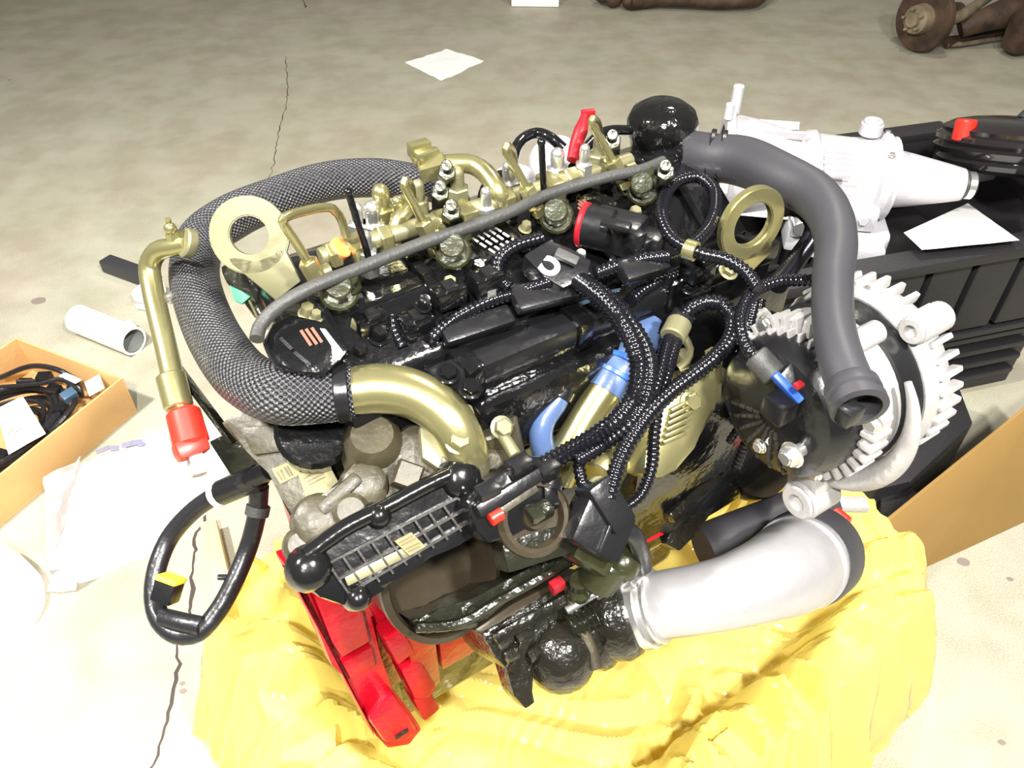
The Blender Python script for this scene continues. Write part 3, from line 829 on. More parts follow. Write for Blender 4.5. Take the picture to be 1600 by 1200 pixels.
# --- braided heat sleeve round the rear
br = part('braided_pipe', MB().tube(PL([(705, 292, .80), (650, 285, .82), (590, 278, .83), (510, 284, .83), (430, 310, .82), (365, 338, .81), (318, 372, .80), (304, 420, .79), (312, 470, .785), (340, 535, .782), (385, 592, .785), (440, 617, .79), (500, 617, .79), (553, 612, .79)]), [.020, .020, .021, .021, .022, .024, .0245, .0245, .0245, .025, .0255, .0255, .0245, .0235], 28, .004), 'braid', label='braided black heat sleeve over pipe')
gp = part('gold_elbow', MB().tube(PL([(548, 612, .79), (590, 607, .79), (635, 613, .787), (675, 632, .78), (705, 660, .77), (722, 692, .755), (730, 715, .74)]), [.0215, .0215, .0215, .021, .0205, .020, .020], 28, .004), 'gold', label='gold plated elbow pipe')
part('elbow_flange', MB().prism([plane(P(725, 690, .75), D(0, .5, .86))(*q) for q in ((655, 660), (690, 640), (715, 625), (738, 632), (748, 660), (748, 700), (735, 735), (690, 735), (660, 715))], D(0, .5, .86), .012, .003), 'golddull', gp)
part('flange_bolt', MB().bolt(P(716, 690, .765), D(0, .5, .86), .009), 'gold', gp)
d0 = (P(500, 617, .79) - P(553, 612, .79)).normalized()
part('sleeve_band', MB().ring(P(548, 612, .79), P(548, 612, .79) + d0 * .012, .026, .0215), 'black', br)
# bracket and loop pipe at the far end of the sleeve
lp = part('loop_pipe', MB().tube(PL([(672, 262, .88), (705, 256, .885), (740, 258, .885), (765, 278, .88), (780, 305, .87), (784, 335, .84)]), .0095, 14), 'gold')
part('pipe_union', MB().cyl(P(655, 268, .88), P(697, 256, .885), .0135, 6), 'gold', lp)
part('union_clamp', MB().box(P(655, 232, .90), (.022, .012, .014), EF, .002).bar(P(648, 235, .895), P(656, 262, .885), .010, .008, ZX, .002).box(P(668, 244, .895), (.024, .010, .012), EF, .002), 'gold', lp)
part('pipe_bracket', MB().tube(PL([(690, 285, .86), (712, 300, .85), (725, 330, .84)]), .010, 10).cyl(P(688, 300, .85), P(690, 340, .84), .008, 10), 'golddull', lp)
# --- oil tube at the rear left with red cap
ot = part('oil_tube', MB().tube(PL([(292, 382, .845), (272, 386, .84), (246, 393, .83), (234, 415, .815), (238, 450, .80), (248, 495, .785), (260, 545, .768), (272, 598, .75), (283, 640, .735)]), [.0075, .0085, .0098, .0102, .0102, .0102, .0102, .0102, .0098], 18), 'gold')
d0 = (P(283, 640, .735) - P(272, 598, .75)).normalized(); q0 = P(266, 585, .755)
part('tube_sleeve', MB().cyl(q0, q0 + d0 * .034, .0135, 20), 'gold', ot)
q1 = P(285, 640, .735)
part('red_cap', MB().cyl(q1, q1 + d0 * .036, .0155, 24, .0165, .2).bar(q1 + d0 * .028 - UX * .003, q1 + d0 * .044 + WX * .003, .030, .025, D(.2, .6, .7), .006), 'redcap', ot, 'bright red plastic cap')
part('cap_plug', MB().box(q1 + d0 * .054, (.016, .014, .022), axes(WX, d0), .004), 'alu', ot)
part('banjo_bolt', MB().cyl(P(268, 362, .855), P(276, 378, .845), .007, 6).ball(P(266, 357, .86), .006, (1, 1, 1), 10).cyl(P(262, 342, .87), P(268, 366, .85), .0028, 8), 'gold', ot)
part('tube_nut', MB().cyl(P(285, 378, .848), P(302, 382, .842), .014, 18), 'golddull', ot)
part('tube_bracket', MB().bar(P(278, 560, .745), P(352, 690, .715), .004, .016, D(-.5, .5, .7), .001), 'greeniron', ot)
part('tube_clip', MB().box(P(267, 465, .79), (.012, .010, .010), EF, .003), 'steel', ot)
part('green_tag', MB().prism([plane(P(372, 455, .82), D(-.3, .6, .7))(*q) for q in ((358, 445), (378, 455), (392, 463), (378, 475), (366, 470))], D(-.3, .6, .7), .004, .001), 'green', label='green tag')
part('tag_wire', MB().cyl(P(390, 470, .82), P(404, 500, .825), .0012, 6), 'gold')
# --- small black covers with stickers
n1 = D(-.15, .55, .82)
s1 = px_plate('sensor_cover', ((408, 535), (425, 505), (455, 490), (500, 500), (548, 545), (505, 590), (462, 580), (430, 572)), (480, 540, .835), n1, .03, 'gloss', bev=.004)
decal('sticker_print', ((500, 513), (508, 514), (538, 552), (531, 562), (520, 562), (518, 540)), (480, 540, .835), n1, 'whiteprint', s1)
strokes('orange_print', [(470, 516, 486, 540), (478, 514, 495, 538), (487, 512, 503, 535)], (480, 540, .835), n1, .0026, 'orangeprint', s1)
strokes('cover_glint_rib', [(438, 528, 456, 546), (460, 550, 484, 570)], (480, 540, .835), n1, .003, 'black', s1)
s2 = px_plate('sensor_cover', ((880, 330), (900, 296), (925, 292), (965, 312), (985, 345), (950, 360), (900, 352)), (925, 325, .835), n1, .02, 'gloss', bev=.003)
decal('sticker_print', ((905, 336), (922, 326), (926, 344), (910, 350)), (925, 325, .835), n1, 'whiteprint', s2)
strokes('orange_print', [(903, 306, 917, 318), (903, 312, 915, 322), (903, 318, 914, 326), (903, 324, 911, 331)], (925, 325, .835), n1, .0025, 'orangeprint', s2)
# --- large connector with red seal
bc = part('round_connector', MB().cyl(P(912, 352, .845), P(960, 362, .845), .021, 20).box(P(965, 362, .845), (.05, .034, .034), axes(P(985, 368, .84) - P(940, 356, .84), ZX), .005), 'black')
part('red_seal', MB().ring(P(908, 351, .845), P(917, 353, .845), .0225, .015), 'redclip', bc, 'dark red seal ring')
part('connector_latch', MB().bar(P(940, 345, .868), P(985, 358, .866), .012, .006, ZX, .002).box(P(990, 375, .85), (.014, .022, .022), EF, .003), 'black', bc)
part('connector_boot', MB().box(P(1012, 380, .84), (.03, .026, .026), axes(P(1012, 380, .84) - P(990, 374, .84), ZX), .006), 'black', bc)
# --- marked block by the looms
n2 = D(-.12, .45, .88)
mk = px_plate('marked_connector', ((818, 398), (862, 372), (905, 400), (925, 405), (918, 432), (880, 450), (850, 432)), (870, 412, .842), n2, .03, 'black', bev=.003)
part('top_ridge', MB().bar(plane(P(870, 412, .846), n2)(868, 394), plane(P(870, 412, .846), n2)(903, 410), .010, .006, n2, .002), 'rubber2', mk)
pl = plane(P(870, 412, .842) + n2 * .0016, n2); xa = (pl(880, 420) - pl(862, 408))
text_mesh('letter_mark', 'C', .024, .0006, 'whiteprint', mk, pl(861, 416), axes(xa * -1, n2))
# --- oil filler dome
od = part('oil_cap', MB().lathe([(.0, 0), (.034, 0), (.036, .012), (.039, .02), (.040, .034), (.036, .046), (.024, .054), (.0, .057)], P(1030, 232, .825), ZX, 32, lambda i, r, h: 1 + (.03 if i % 4 < 2 and .015 < h < .04 else 0)), 'lumpy')
part('filler_neck', MB().cyl(P(1030, 285, .80), P(1030, 240, .83), .03), 'gloss', od)
part('breather_box', MB().ball(P(1042, 258, .82), .03, (1, .8, .8)).box(P(1075, 260, .81), (.04, .03, .03), EF, .008), 'gloss', od)
part('vent_hose', MB().tube(PL([(880, 232, .85), (860, 215, .86), (838, 208, .86), (812, 222, .86), (800, 255, .85), (795, 300, .84)]), .0062, 12), 'gloss')
part('vent_hose', MB().tube(PL([(895, 262, .86), (915, 232, .865), (945, 206, .87), (985, 203, .86)]), .0055, 12), 'gloss')
part('vent_hose', MB().tube(PL([(755, 320, .83), (760, 295, .84), (785, 275, .84), (810, 285, .83)]), .007, 12), 'gloss')
part('red_clip', MB().tube(PL([(894, 250, .875), (900, 225, .885), (908, 203, .895), (914, 180, .905)]), [.006, .007, .0075, .004], 10).bar(P(908, 178, .905), P(930, 176, .905), .006, .008, ZX, .002), 'redclip', label='red plastic clip')
# --- big coolant hose down to the alternator
bh = part('coolant_hose', MB().tube(PL([(1075, 240, .83), (1112, 246, .84), (1160, 252, .85), (1215, 275, .86), (1268, 303, .865), (1295, 335, .867), (1306, 380, .866), (1301, 440, .865), (1303, 510, .865), (1315, 565, .863), (1330, 605, .86)]), [.026, .026, .0265, .0245, .0225, .0205, .0185, .0165, .0160, .0165, .0170], 28, .005), 'rubber', label='thick matt black rubber hose')
for q in ((1105, 245, .839), (1122, 247, .842)): part('hose_clamp', MB().ring(P(*q), P(q[0] + 8, q[1] + 1, q[2]), .0305, .026), 'black', bh)
d0 = (P(1330, 605, .86) - P(1315, 565, .863)).normalized(); q0 = P(1330, 603, .86)
part('hose_collar', MB().lathe([(.0165, -.004), (.0195, 0), (.020, .008), (.0178, .0095), (.0178, .013), (.0205, .0145), (.0205, .021), (.0155, .022), (.0145, .004), (0, .004)], q0, d0, 28), 'rubber', bh)
part('collar_tab', MB().box(q0 - UX * .018 + d0 * .010 + WX * .010, (.018, .012, .014), EF, .003), 'black', bh)
# --- alternator
AC = P(1253, 622, .765); al = part('alternator', MB().lathe([(r * .93, h * .94) for r, h in [(0, 0), (.072, 0), (.080, .004), (.082, .012), (.079, .030), (.079, .040), (0, .040)]], AC, UX, 48), 'alu', label='silver alternator with finned housing')


def apt(r, a, h): return AC + UX * h * .94 + .93 * (WX * math.cos(a) + ZX * math.sin(a)) * r


def adir(a): return WX * math.cos(a) + ZX * math.sin(a)


part('stator_ring', MB().lathe([(r * .93, h * .94) for r, h in [(.0, .036), (.083, .036), (.084, .045), (.084, .062), (.0, .062)]], AC, UX, 48), 'black', al)
part('front_housing', MB().lathe([(r * .93, h * .94) for r, h in [(.0, .060), (.086, .060), (.089, .064), (.089, .082), (.083, .100), (.068, .112), (.03, .116), (0, .116)]], AC, UX, 48), 'alu', al)
nf = 36
for i in range(nf):
    a = 2 * math.pi * i / nf
    part('rear_fin', MB().box(apt(.076, a, .007), (.022, .005, .015), axes(UX, adir(a)), .0012), 'alu', al)
    part('front_fin', MB().box(apt(.088, a, .090), (.028, .0055, .010), axes(UX, adir(a)), .0018), 'alu', al)
for i in range(14):
    a = math.pi * .35 + i * .17
    part('vent_rib', MB().box(apt(.060, a, -.006), (.012, .003, .026), axes(UX, adir(a)), .001), 'alu', al)


def ear(a, h0, h1, r1, bw):
    c0, c1 = apt(.075, a, (h0 + h1) / 2), apt(r1, a, (h0 + h1) / 2)
    return MB().bar(c0, c1, (h1 - h0) * .8, bw * 1.7, UX.cross(c1 - c0), .004).cyl(apt(r1, a, h0), apt(r1, a, h1), bw, 20).ring(apt(r1, a, h0 - .004), apt(r1, a, h0), bw * .9, bw * .45, 20)


part('mounting_ear', ear(math.radians(-72), -.006, .034, .118, .020), 'alu', al)
part('mounting_ear', ear(math.radians(62), .058, .098, .099, .013), 'alu', al)
part('mounting_ear', ear(math.radians(72), .0, .036, .088, .010), 'alu', al)
part('mounting_ear', ear(math.radians(165), .0, .036, .092, .012), 'alu', al)
part('lower_rim', MB().tube([apt(.096, math.radians(a), .028) for a in range(-100, 50, 10)], [.013, .013, .012, .008, .003], 12), 'alu', al)
for a in (20, 45, 140, 250, 300): part('through_bolt', MB().bolt(apt(.079, math.radians(a), .0), UX * -1, .006), 'steel', al)
rc_ = part('rear_cover', MB().lathe([(0, -.034), (.050, -.034), (.060, -.030), (.066, -.02), (.068, .002), (0, .002)], AC + WX * -.004 - ZX * .006, UX, 40), 'black', al)
for i in range(5):
    for j in range(7):
        a = math.radians(200 + 16 * j); r = .018 + .009 * i
        c = AC - ZX * .006 + UX * -.0342 + adir(a) * r
        if i == 4: c += UX * .003
        part('slot_glint', MB().box(c, (.004, .0035, .0075), axes(UX, adir(a)), .0008), 'coverrib', rc_)  # slots coloured lighter to stand in for their glints
part('regulator', MB().prism([AC + UX * -.032 + WX * x + ZX * y for x, y in ((-.045, -.01), (-.035, .035), (-.005, .052), (.028, .045), (.04, .02), (.02, -.005))], UX * -1, .02, .004), 'black', rc_)
part('regulator', MB().box(AC + UX * -.046 + WX * .010 + ZX * .020, (.02, .024, .022), EF, .004), 'black', rc_)
part('terminal_stud', MB().cyl(AC + UX * -.03 + WX * .035 - ZX * .015, AC + UX * -.056 + WX * .035 - ZX * .015, .006).bolt(AC + UX * -.045 + WX * .035 - ZX * .015, UX * -1, .009), 'steel', rc_)
part('terminal_stud', MB().bolt(AC + UX * -.034 - WX * .004 - ZX * .045, UX * -1, .0055), 'steel', rc_)
part('blue_plug', MB().bar(P(1208, 592, .80), P(1250, 620, .805), .007, .014, D(-.4, .6, .7), .002), 'bluecon', rc_, 'blue connector lock')
part('plug_body', MB().bar(P(1222, 580, .80), P(1268, 604, .805), .028, .022, D(-.4, .6, .7), .004).box(P(1275, 572, .82), (.012, .006, .012), EF, .001), 'black', rc_)
part('red_mark', MB().box(P(1248, 602, .822), (.008, .006, .004), EF, .001), 'redclip', rc_)
# --- EGR cooler, gold tubes, blue hoses
n3 = D(-.05, .72, .69)
ec = px_plate('egr_cooler', ((1005, 742), (1014, 690), (1028, 640), (1080, 575), (1112, 562), (1126, 600), (1120, 640), (1085, 700), (1060, 735), (1035, 748)), (1060, 655, .74), n3, .035, 'gold', bev=.006)
f3 = plane(P(1060, 655, .74) + n3 * .003, n3)
for i in range(6):
    part('cooler_fin', MB().bar(f3(1034 + 4 * i * .6, 692 - 10 * i), f3(1070 + 3 * i, 676 - 11 * i), .0035, .008, n3, .001), 'gold', ec)
part('cooler_neck', MB().cyl(P(1108, 595, .735), P(1112, 562, .76), .012, 18, .0105).cyl(P(1113, 566, .757), P(1115, 550, .77), .0085, 6), 'gold', ec)
part('cooler_bolt', MB().bolt(P(1078, 628, .748), n3, .008), 'gold', ec)
part('cooler_end', MB().cyl(P(1082, 610, .735), P(1125, 600, .715), .018), 'golddull', ec)
part('cooler_clip', MB().tube(PL([(1068, 525, .765), (1078, 545, .76), (1072, 565, .755), (1060, 575, .75)]), .004, 8).box(P(1066, 558, .755), (.012, .012, .012), EF, .002), 'golddull', ec)
gt = part('gold_tube', MB().tube(PL([(817, 655, .70), (818, 632, .715), (826, 600, .73), (845, 568, .745), (868, 545, .755), (885, 530, .76)]), [.0175, .0175, .0185, .018, .0165, .0165], 24), 'gold', label='curved gold coolant tube')
part('tube_bead', MB().ring(P(817, 662, .695), P(817, 652, .702), .0205, .017), 'gold', gt)
part('branch_tube', MB().tube(PL([(862, 572, .745), (878, 566, .752), (890, 580, .752), (887, 598, .742), (878, 612, .735)]), .0080, 14), 'gold', gt)
bl = part('blue_hose', MB().tube(PL([(878, 540, .757), (893, 520, .765), (915, 502, .77), (945, 488, .77), (985, 470, .765)]), [.020, .021, .022, .022, .021], 24), 'bluedull', label='slate blue silicone hose')
part('hose_clamp', MB().ring(P(884, 532, .761), P(891, 523, .765), .0235, .020), 'black', bl)
part('hose_clamp', MB().ring(P(968, 478, .768), P(976, 474, .767), .0235, .020), 'gold', bl)
b2_ = part('blue_hose', MB().tube(PL([(876, 612, .735), (866, 632, .728), (852, 652, .72), (845, 675, .71), (850, 705, .69), (862, 730, .67)]), .0115, 18), 'blue', label='bright blue bent silicone hose')
part('hose_clamp', MB().ring(P(880, 606, .738), P(872, 620, .732), .0145, .011).box(P(868, 606, .748), (.012, .012, .01), EF, .002), 'black', b2_)
gt2 = part('gold_tube', MB().tube(PL([(870, 745, .66), (890, 705, .685), (912, 665, .705), (935, 628, .722), (955, 600, .735)]), [.019, .019, .018, .018, .0175], 24), 'gold')
part('blue_hose', MB().tube(PL([(945, 615, .728), (962, 588, .738), (978, 562, .745), (995, 538, .75), (1015, 515, .75)]), [.020, .021, .021, .020, .019], 22), 'blue', gt2, 'blue silicone hose')
part('hose_clamp', MB().ring(P(961, 590, .737), P(965, 583, .74), .0232, .020).ring(P(970, 575, .742), P(974, 568, .744), .0232, .020), 'bluecon', gt2)
px_plate('water_housing', ((775, 665), (800, 640), (850, 625), (930, 610), (1000, 640), (1010, 700), (960, 760), (900, 760), (820, 740), (790, 700)), (860, 690, .665), NS, .05, 'gold')
part('housing_neck', MB().cyl(P(930, 745, .655), P(985, 650, .68), .026, 20), 'gold')
# --- cast gear housing and grid cover
nb = D(-.12, .58, .80)
gh = px_plate('gear_housing', ((455, 862), (468, 820), (505, 785), (535, 740), (560, 715), (600, 690), (660, 690), (720, 700), (790, 700), (800, 720), (772, 748), (735, 775), (640, 830), (540, 880), (480, 895)), (620, 765, .725), nb, .07, 'bronze', bev=.010)
for (x, y, z), n_, r, h, m_ in (((585, 702, .735), D(-.1, .3, .95), .026, .030, 'bronze'), ((570, 760, .73), nb, .020, .012, 'bronze'), ((725, 728, .735), nb, .022, .014, 'bronze'), ((500, 815, .72), nb, .022, .014, 'bronze'),
                             ((548, 800, .725), nb, .016, .012, 'bronze'), ((470, 852, .71), nb, .014, .012, 'bronze'), ((660, 715, .73), nb, .030, .010, 'bronze')):
    part('housing_boss', MB().lathe([(r * 1.15, -.012), (r, 0), (r * .96, h * .7), (r * .7, h), (0, h)], P(x, y, z), n_, 20), m_, gh)
part('housing_nut', MB().lathe([(.016, -.006), (.0155, .012), (.013, .015), (0, .015)], P(636, 745, .742), nb, 4), 'bronze', gh)
part('housing_rib', MB().bar(P(500, 800, .732), P(560, 745, .742), .012, .014, nb, .004).bar(P(590, 800, .73), P(690, 745, .74), .010, .012, nb, .004), 'bronze', gh)
n4 = D(-.35, .52, .78)
rc2 = px_plate('rear_casting', ((342, 660), (380, 640), (445, 660), (470, 715), (530, 760), (510, 810), (460, 830), (445, 770), (420, 740), (385, 705)), (430, 715, .71), n4, .05, 'bronze', bev=.005)
part('casting_step', MB().prism([plane(P(400, 690, .722), n4)(*q) for q in ((372, 668), (430, 662), (450, 705), (395, 712))], n4, .02, .004), 'bronze', rc2)
decal('label_plate', ((424, 733), (457, 719), (470, 741), (438, 756)), (430, 715, .71), n4, 'label', rc2, .002)
strokes('label_print', [(444, 730, 452, 744), (448, 728, 456, 742), (432, 736, 440, 750), (438, 734, 445, 748)], (430, 715, .71), n4, .0014, 'print', rc2, .0026)
decal('label_plate', ((466, 742), (512, 722), (528, 752), (484, 795)), (430, 715, .71), n4, 'label', rc2, .0022)
strokes('label_print', [(480, 752, 506, 740), (483, 757, 508, 745), (474, 748, 500, 733)], (430, 715, .71), n4, .0012, 'print', rc2, .0028)
part('bore_plug', MB().cyl(P(497, 690, .70), P(492, 670, .745), .036, 24), 'gloss', rc2)
cvA = (620, 845, .722)
gc = px_plate('grid_cover', ((462, 890), (470, 868), (500, 842), (560, 806), (600, 790), (640, 768), (680, 748), (718, 730), (748, 736), (762, 755), (742, 775), (750, 798), (775, 812), (760, 832), (715, 842), (668, 862), (630, 890), (600, 925), (565, 948), (535, 947), (500, 935), (470, 912)), cvA, NS, .035, 'cover', bev=.006)
fc = plane(P(*cvA) + NS * .002, NS)
L0, L1 = V((512, 880)), V((725, 772)); dn = V((40, 58))
for s_ in (0, .42, .80): part('cover_rib', MB().bar(fc(*(L0 + dn * s_)), fc(*(L1 + dn * s_ * .72)), .0022, .005, NS), 'coverrib', gc)
for i in range(10):
    p0 = L0.lerp(L1, i / 9.5); part('cover_rib', MB().bar(fc(*p0), fc(*(p0 + dn * (.95 - .03 * i))), .0018, .0045, NS), 'coverrib', gc)
part('cover_strip', MB().bar(fc(540, 908), fc(655, 852), .0085, .004, NS, .001), 'golddull', gc)
for x, y, r in ((722, 748, .017), (486, 890, .016), (592, 806, .010), (560, 935, .010), (752, 802, .012)): part('cover_boss', MB().lathe([(r * 1.2, -.01), (r, .002), (r * .85, .006), (r * .45, .009), (0, .0095)], fc(x, y), NS, 18), 'cover', gc)
part('cover_lip', MB().tube([fc(*q) for q in ((478, 868), (540, 824), (600, 794), (660, 762), (710, 738))], .007, 10), 'cover', gc)
decal('label_plate', ((617, 846), (643, 832), (665, 854), (640, 868)), cvA, NS, 'label', gc, .0065, .004)
strokes('label_print', [(624, 848, 645, 837), (628, 852, 650, 841), (634, 858, 656, 848), (638, 862, 656, 854)], cvA, NS, .0013, 'print', gc, .0075)
part('bowl', MB().lathe([(0, -.05), (.052, -.05), (.054, -.012), (.060, -.006), (.060, .0), (.054, .003), (.050, -.004), (.046, -.03), (0, -.034)], P(692, 900, .645), D(.12, .80, .58), 40), 'bowl', label='brown oily bowl under the grid cover')
gl = px_plate('housing_edge', ((640, 968), (690, 958), (740, 935), (800, 902), (850, 875), (895, 845), (912, 858), (900, 885), (840, 915), (790, 942), (755, 960), (748, 982), (700, 988), (655, 986)), (775, 930, .63), NS, .05, 'greeniron', bev=.005)
for x, y in ((668, 975), (735, 955), (800, 918), (860, 885), (897, 862)): part('edge_bolt', MB().bolt(plane(P(775, 930, .63), NS)(x, y), NS, .006), 'greeniron', gl)
part('edge_rim', MB().tube([plane(P(775, 930, .635), NS)(*q) for q in ((650, 980), (715, 974), (780, 938), (840, 905), (895, 872))], .005, 8), 'greeniron', gl)
px_plate('lower_plate', ((740, 985), (800, 945), (905, 890), (915, 905), (860, 935), (800, 968), (760, 1000)), (820, 950, .60), NS, .03, 'bowl')
# --- sensor cluster
scn = px_plate('sensor_cluster', ((735, 800), (728, 782), (770, 748), (800, 722), (820, 712), (868, 712), (880, 735), (872, 760), (880, 790), (850, 810), (800, 838), (765, 850), (745, 830)), (805, 780, .735), NS, .03, 'cover', bev=.004)
fs = plane(P(805, 780, .739), NS)
part('cluster_ridge', MB().bar(fs(745, 800), fs(860, 730), .012, .010, NS, .003), 'black', scn)
for q in ((812, 728), (762, 770), (856, 735)): part('cluster_clip', MB().box(fs(*q), (.020, .014, .016), EF, .003), 'black', scn)
part('red_lock', MB().tube([fs(766, 812), fs(775, 806), fs(783, 802)], .0062, 12), 'redcap', scn, 'red locking tab')
part('cluster_dome', MB().lathe([(.034, -.02), (.034, .0), (.030, .004), (.026, .004), (.024, -.004), (.012, -.004), (.010, .004), (0, .004)], fs(838, 808) - NS * .004, NS, 28), 'bowl', scn)
part('dome_cap', MB().box(fs(840, 800) + NS * .004, (.022, .014, .012), EF, .003), 'greeniron', scn)
part('cluster_fin', MB().prism([fs(*q) for q in ((850, 760), (875, 740), (878, 790), (852, 790))], NS, .02, .003), 'cover', scn)
part('tan_tab', MB().bar(fs(780, 800), fs(838, 762), .006, .006, NS, .001), 'bronze', scn)
part('harness_bracket', MB().bar(P(775, 868, .69), P(885, 838, .69), .028, .03, NS, .005), 'greeniron', scn)
for x, y, z, r in ((770, 690, .72, .018), (800, 680, .72, .012)): part('drain_neck', MB().cyl(P(x, y + 25, z - .02), P(x - 12, y - 25, z + .02), r, 18), 'bronze')
part('small_rod', MB().cyl(P(780, 672, .745), P(805, 712, .735), .006, 12).bolt(P(783, 668, .748), NS, .008), 'golddull')
# --- turbo and actuator
tb_ = px_plate('turbo_casting', ((752, 990), (800, 962), (860, 925), (892, 905), (905, 935), (916, 985), (905, 1020), (860, 1045), (836, 1050), (822, 1060), (795, 1050), (775, 1030)), (840, 1000, .58), NS, .085, 'iron', bev=.006)
part('turbo_leg', MB().prism([plane(P(830, 1060, .56), NS)(*q) for q in ((780, 1010), (840, 1030), (826, 1062), (838, 1098), (822, 1110), (803, 1088))], NS, .03, .004), 'iron', tb_)
part('turbo_bulge', MB().ball(P(876, 1025, .555), .034, (1, 1, 1.1), 20), 'iron', tb_)
ft = plane(P(840, 1000, .584), NS)
for x, y in ((788, 1000), (800, 1022), (815, 990), (835, 1020)): part('casting_lug', MB().box(ft(x, y), (.016, .014, .012), EF, .004), 'iron', tb_)
part('casting_ridge', MB().bar(ft(770, 998), ft(890, 930), .012, .014, NS, .004).bar(ft(800, 1050), ft(830, 970), .010, .010, NS, .003), 'iron', tb_)
part('actuator_lever', MB().tube(PL([(888, 915, .61), (893, 940, .60), (905, 975, .59), (920, 1010, .575), (929, 1042, .56)]), [.0045, .005, .006, .007, .008], 12), 'bronze')
part('actuator_rod', MB().cyl(P(885, 955, .60), P(950, 915, .61), .004, 10).cyl(P(928, 928, .607), P(945, 919, .61), .007, 6), 'steel')
part('actuator_spring', MB().tube(PL([(890, 980, .59), (930, 960, .595)]), .013, 14, corr=.25, pitch=.005), 'greeniron')
cx_ = (P(1012, 948, .57) - P(960, 962, .555)).normalized()
ch = part('compressor_housing', MB().lathe([(0, -.04), (.028, -.04), (.042, -.03), (.046, -.012), (.042, .0), (.036, .004), (0, .004)], P(985, 953, .565), cx_, 32), 'iron')
part('turbine_scroll', MB().tube([P(965, 955, .56) + axes(ZX, cx_) @ V((math.cos(a) * .036, math.sin(a) * .036, -.026)) for a in [k * .5 for k in range(13)]], .015, 14), 'iron', ch)
part('oil_feed', MB().cyl(P(905, 930, .60), P(905, 905, .63), .010, 12).ball(P(904, 925, .61), .012, seg=12), 'olive', ch)
part('red_plug', MB().box(P(870, 915, .622), (.014, .010, .012), EF, .002), 'redclip', ch, 'dark red plug')
# --- silver elbow, rubber coupling, duct
ep = PL([(1008, 950, .568), (1040, 944, .58), (1090, 936, .59), (1140, 925, .59), (1190, 908, .58), (1228, 892, .56), (1250, 878, .54)])
se = part('intake_elbow', MB().tube(ep, [.0310, .0320, .0325, .0345, .0395, .0460, .0480], 36, .005), 'alu2', label='smooth silver cast elbow pipe')
d0 = (ep[1] - ep[0]).normalized(); d1 = (ep[-1] - ep[-2]).normalized()
part('clamp_band', MB().ring(ep[0] - d0 * .006, ep[0] + d0 * .006, .039, .031, 40), 'steel', se)
part('clamp_band', MB().ring(ep[0] + d0 * .010, ep[0] + d0 * .015, .036, .031, 40), 'steel', se)
part('clamp_loop', MB().ring(P(993, 902, .60) - WX * .008, P(993, 902, .60) + WX * .008, .009, .0055, 18).ring(P(972, 905, .60) - WX * .008, P(972, 905, .60) + WX * .008, .009, .0055, 18), 'steel', se)
part('clamp_screw', MB().cyl(P(968, 908, .60), P(1004, 898, .60), .004, 10), 'steel', se)
part('elbow_lip', MB().ring(ep[-1] - d1 * .006, ep[-1] + d1 * .004, .050, .045, 44), 'alu2', se)
part('rubber_coupling', MB().lathe([(.045, -.004), (.051, 0), (.0525, .01), (.0525, .045), (.050, .054), (.042, .058), (0, .058)], ep[-1] + d1 * .004, d1, 44), 'rubber', se, 'black rubber coupling')
part('boost_duct', MB().tube(PL([(1100, 862, .45), (1150, 842, .455), (1220, 815, .46), (1285, 785, .46)]), .033, 28), 'rubber')
part('red_stop', MB().cyl(P(1298, 800, .47), P(1322, 820, .47), .011), 'redcap', label='small red plastic plug')
part('duct_bracket', MB().bar(P(1285, 775, .46), P(1345, 800, .43), .02, .012, ZX, .003), 'alu')
# --- clutter between turbo and alternator
px_plate('pump_housing', ((1060, 770), (1080, 720), (1120, 690), (1160, 685), (1200, 700), (1215, 735), (1190, 775), (1150, 780), (1110, 790), (1080, 800)), (1130, 740, .50), NS, .06, 'iron')
part('pump_wheel', MB().lathe([(0, 0), (.05, 0), (.055, .01), (.05, .03), (.02, .035), (0, .035)], P(1165, 715, .50), NS, 28), 'bowl')
px_plate('support_bracket', ((1040, 850), (1060, 800), (1100, 770), (1120, 790), (1090, 835), (1062, 862)), (1075, 820, .50), NS, .03, 'iron')
for q in ((1035, 790, 1120, 700), (1020, 760, 1110, 680), (1050, 810, 1150, 700)): part('bracket_rib', MB().bar(P(q[0], q[1], .55), P(q[2], q[3], .56), .014, .02, NS, .004), 'iron')
part('red_bracket', MB().prism([plane(P(1015, 830, .52), NS)(*q) for q in ((995, 800), (1012, 795), (1025, 820), (1040, 835), (1010, 850), (1000, 840))], NS, .02, .003), 'red')
part('side_box', MB().ebox(.05, .30, .12, .21, .48, .70, .012), 'gloss')
part('side_box', MB().ebox(-.10, .06, .12, .17, .45, .62, .012), 'gloss')
part('belt_bracket', MB().ebox(.20, .31, .13, .30, .62, .70, .012), 'gloss')

